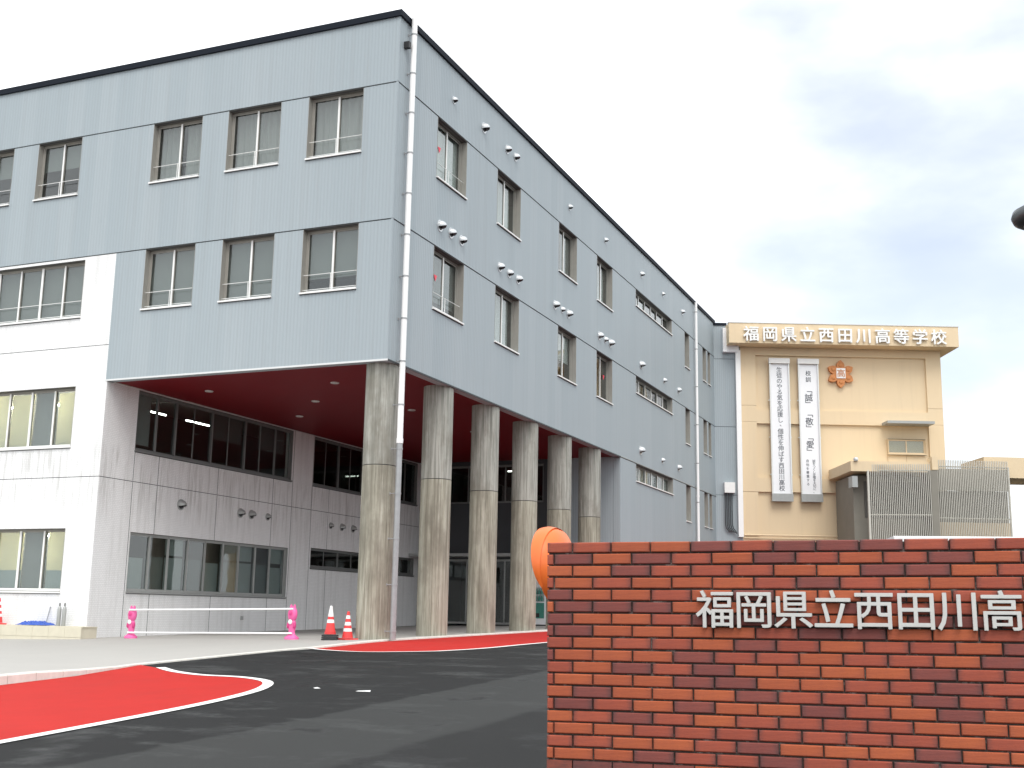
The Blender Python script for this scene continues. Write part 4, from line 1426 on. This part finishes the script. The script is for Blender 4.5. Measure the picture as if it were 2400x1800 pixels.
# ------------------------------------------------------------------ pink pipe barricade
def stand_at(x, y, label):
    z = z_walk(x, y)
    s = thing('barricade_stand', label, 'barricade', (x, y, z), R(0), 'pink barricade stands')
    MB().lathe([(0.20, 0.0), (0.20, 0.05), (0.15, 0.08), (0.10, 0.12), (0.085, 0.18), (0.10, 0.26), (0.115, 0.34), (0.10, 0.42), (0.075, 0.47)], 20, (0, 0, 0), 0.6).build('foot', 'pink', s, True)
    MB().lathe([(0.07, 0.46), (0.11, 0.50), (0.13, 0.58), (0.13, 0.66), (0.105, 0.74), (0.06, 0.79), (0.02, 0.80)], 20, (0, 0, 0), 0.7).build('head', 'pink', s, True)
    for sx in (-1, 1):
        MB().lathe([(0.0, 0.74), (0.032, 0.76), (0.036, 0.80), (0.022, 0.85), (0.0, 0.86)], 10, (0.05 * sx, 0, 0)).build('knob', 'pink', s, True)
        MB().lathe([(0.0, 0.26), (0.035, 0.29), (0.04, 0.35), (0.025, 0.41), (0.0, 0.42)], 10, (0.09 * sx, -0.04, 0)).build('arm', 'pink_d', s, True)
    MB().lathe([(0.0, 0.0), (0.055, 0.012), (0.06, 0.025), (0.03, 0.035), (0.0, 0.036)], 14, (0, 0, 0), 1, 1, lambda a, b, c: (a, -0.075 - c, 0.43 + b)).build('tag', 'cone_w', s, True)
    MB().lathe([(0.0, 0.0), (0.05, 0.01), (0.055, 0.02), (0.0, 0.03)], 14, (0, 0, 0), 1, 1, lambda a, b, c: (a, -0.085 - c, 0.64 + b)).build('muzzle', 'pink_d', s, True)
    return z
zl = stand_at(-7.55, 0.15, 'pink plastic barricade stand by the white wing corner')
zr = stand_at(-2.38, -0.05, 'pink plastic barricade stand nearest the traffic cones')
for hgt, nm in ((0.745, 'upper'), (0.13, 'lower')):
    dz = 0.745 if nm == 'upper' else 0.15
    o = MB().tube([(-7.6, 0.07, zl + dz), (-2.33, -0.13, zr + dz)], 0.024, 10).build('barricade_pipe', 'pipe_w', None, True)
    tag(o, nm + ' white pipe held between the two pink barricade stands', 'pipe', 'barricade pipes')

# ------------------------------------------------------------------ things on the plinth
tp = MB()
nx, ny = 26, 8
for j in range(ny + 1):
    for i in range(nx + 1):
        x = -10.95 + 1.02 * i / nx + 0.03 * math.sin(j * 2.1)
        y = -0.56 + 0.5 * j / ny
        e = min(1, 4 * min(i / nx, 1 - i / nx, j / ny, 1 - j / ny) + 0.12)
        z = 0.214 + e * (0.03 + 0.05 * abs(math.sin(i * 0.9 + j * 0.7)) + 0.05 * abs(math.sin(i * 0.37 + j * 1.3)))
        tp.v.append((x, y, z))
for j in range(ny):
    for i in range(nx):
        a = j * (nx + 1) + i
        tp.f.append((a, a + 1, a + nx + 2, a + nx + 1))
o = tp.build('tarpaulin', 'tarp', None)
sm = o.modifiers.new('thick', 'SOLIDIFY')
sm.thickness = 0.004
tag(o, 'crumpled blue tarpaulin lying on the cream plinth', 'tarpaulin')
for k, (dx, dy) in enumerate(((0, 0), (0.13, 0.05))):
    c = thing('grey_cylinder', ('left' if k == 0 else 'right') + ' of two grey metal cylinders standing on the plinth', 'cylinder', (-9.62 + dx, -0.34 + dy, 0.21), 0, 'grey cylinders')
    MB().lathe([(0.05, 0.0), (0.055, 0.02), (0.055, 0.44), (0.04, 0.50), (0.02, 0.53)], 16).build('body', 'grey_alu', c, True)  # plain grey metal cylinder with a small fitting on top
    MB().lathe([(0.02, 0.53), (0.024, 0.55), (0.024, 0.60), (0.012, 0.62)], 10).build('top_fitting', 'dk_alu', c, True)
o = MB().tube([(-10.28, -0.12, 0.21), (-10.25, -0.02, 0.72)], 0.014, 8).build('pole', 'pipe_g')
tag(o, 'thin metal pole leaning on the white wall above the tarpaulin', 'pole')

# ------------------------------------------------------------------ vending machine in the entrance
vm = thing('vending_machine', 'white and teal drinks vending machine glimpsed between the columns', 'vending machine', (-3.35, YP - 0.75, z_walk(-3.35, YP - 0.75)))
MB().box(-0.5, 0.5, 0.0, 0.7, 0.06, 1.95).build('cabinet', 'sign_w', vm)
MB().box(-0.5, 0.5, 0.02, 0.7, 0.0, 0.055).build('base', 'rubber', vm)
MB().box(-0.44, 0.44, -0.02, -0.001, 1.55, 1.88).build('header_panel', 'letter_w', vm)
MB().box(0.18, 0.40, -0.026, -0.021, 1.66, 1.82).build('header_mark', 'marker', vm)
MB().box(-0.44, 0.44, -0.02, -0.001, 0.95, 1.50).build('display_window', 'glass', vm)
for r_ in range(2):
    for c_ in range(7):
        MB().lathe([(0.03, 0.0), (0.035, 0.02), (0.035, 0.13), (0.015, 0.17), (0.015, 0.20)], 10, (-0.36 + 0.12 * c_, -0.06, 0.98 + 0.26 * r_)).build('sample_bottle', 'green', vm)
MB().box(-0.44, 0.44, -0.02, -0.001, 0.30, 0.90).build('lower_panel', 'green', vm)
MB().box(-0.25, 0.25, -0.03, -0.021, 0.34, 0.50).build('pickup_flap', 'black', vm)

# ------------------------------------------------------------------ litter on the asphalt
for k, (x, y, w_, a) in enumerate(((6.15, -11.35, 0.10, 0.3), (5.35, -11.25, 0.04, 1.1))):
    mb = MB()
    z = z_road(x, y)
    mb.v += [(-w_, -0.03, 0.006), (w_, -0.04, 0.006), (w_ * 0.9, 0.04, 0.02), (-w_ * 0.8, 0.03, 0.012)]
    mb.f.append((0, 1, 2, 3))
    o = mb.build('paper_scrap', 'cone_w', None)
    o.location = (x, y, z)
    o.rotation_euler = (0, 0, a)
    md = o.modifiers.new('thick', 'SOLIDIFY')
    md.thickness = 0.002
    tag(o, ('larger' if k == 0 else 'smaller') + ' white paper scrap on the dark asphalt near the red tip', 'litter', 'paper scraps')
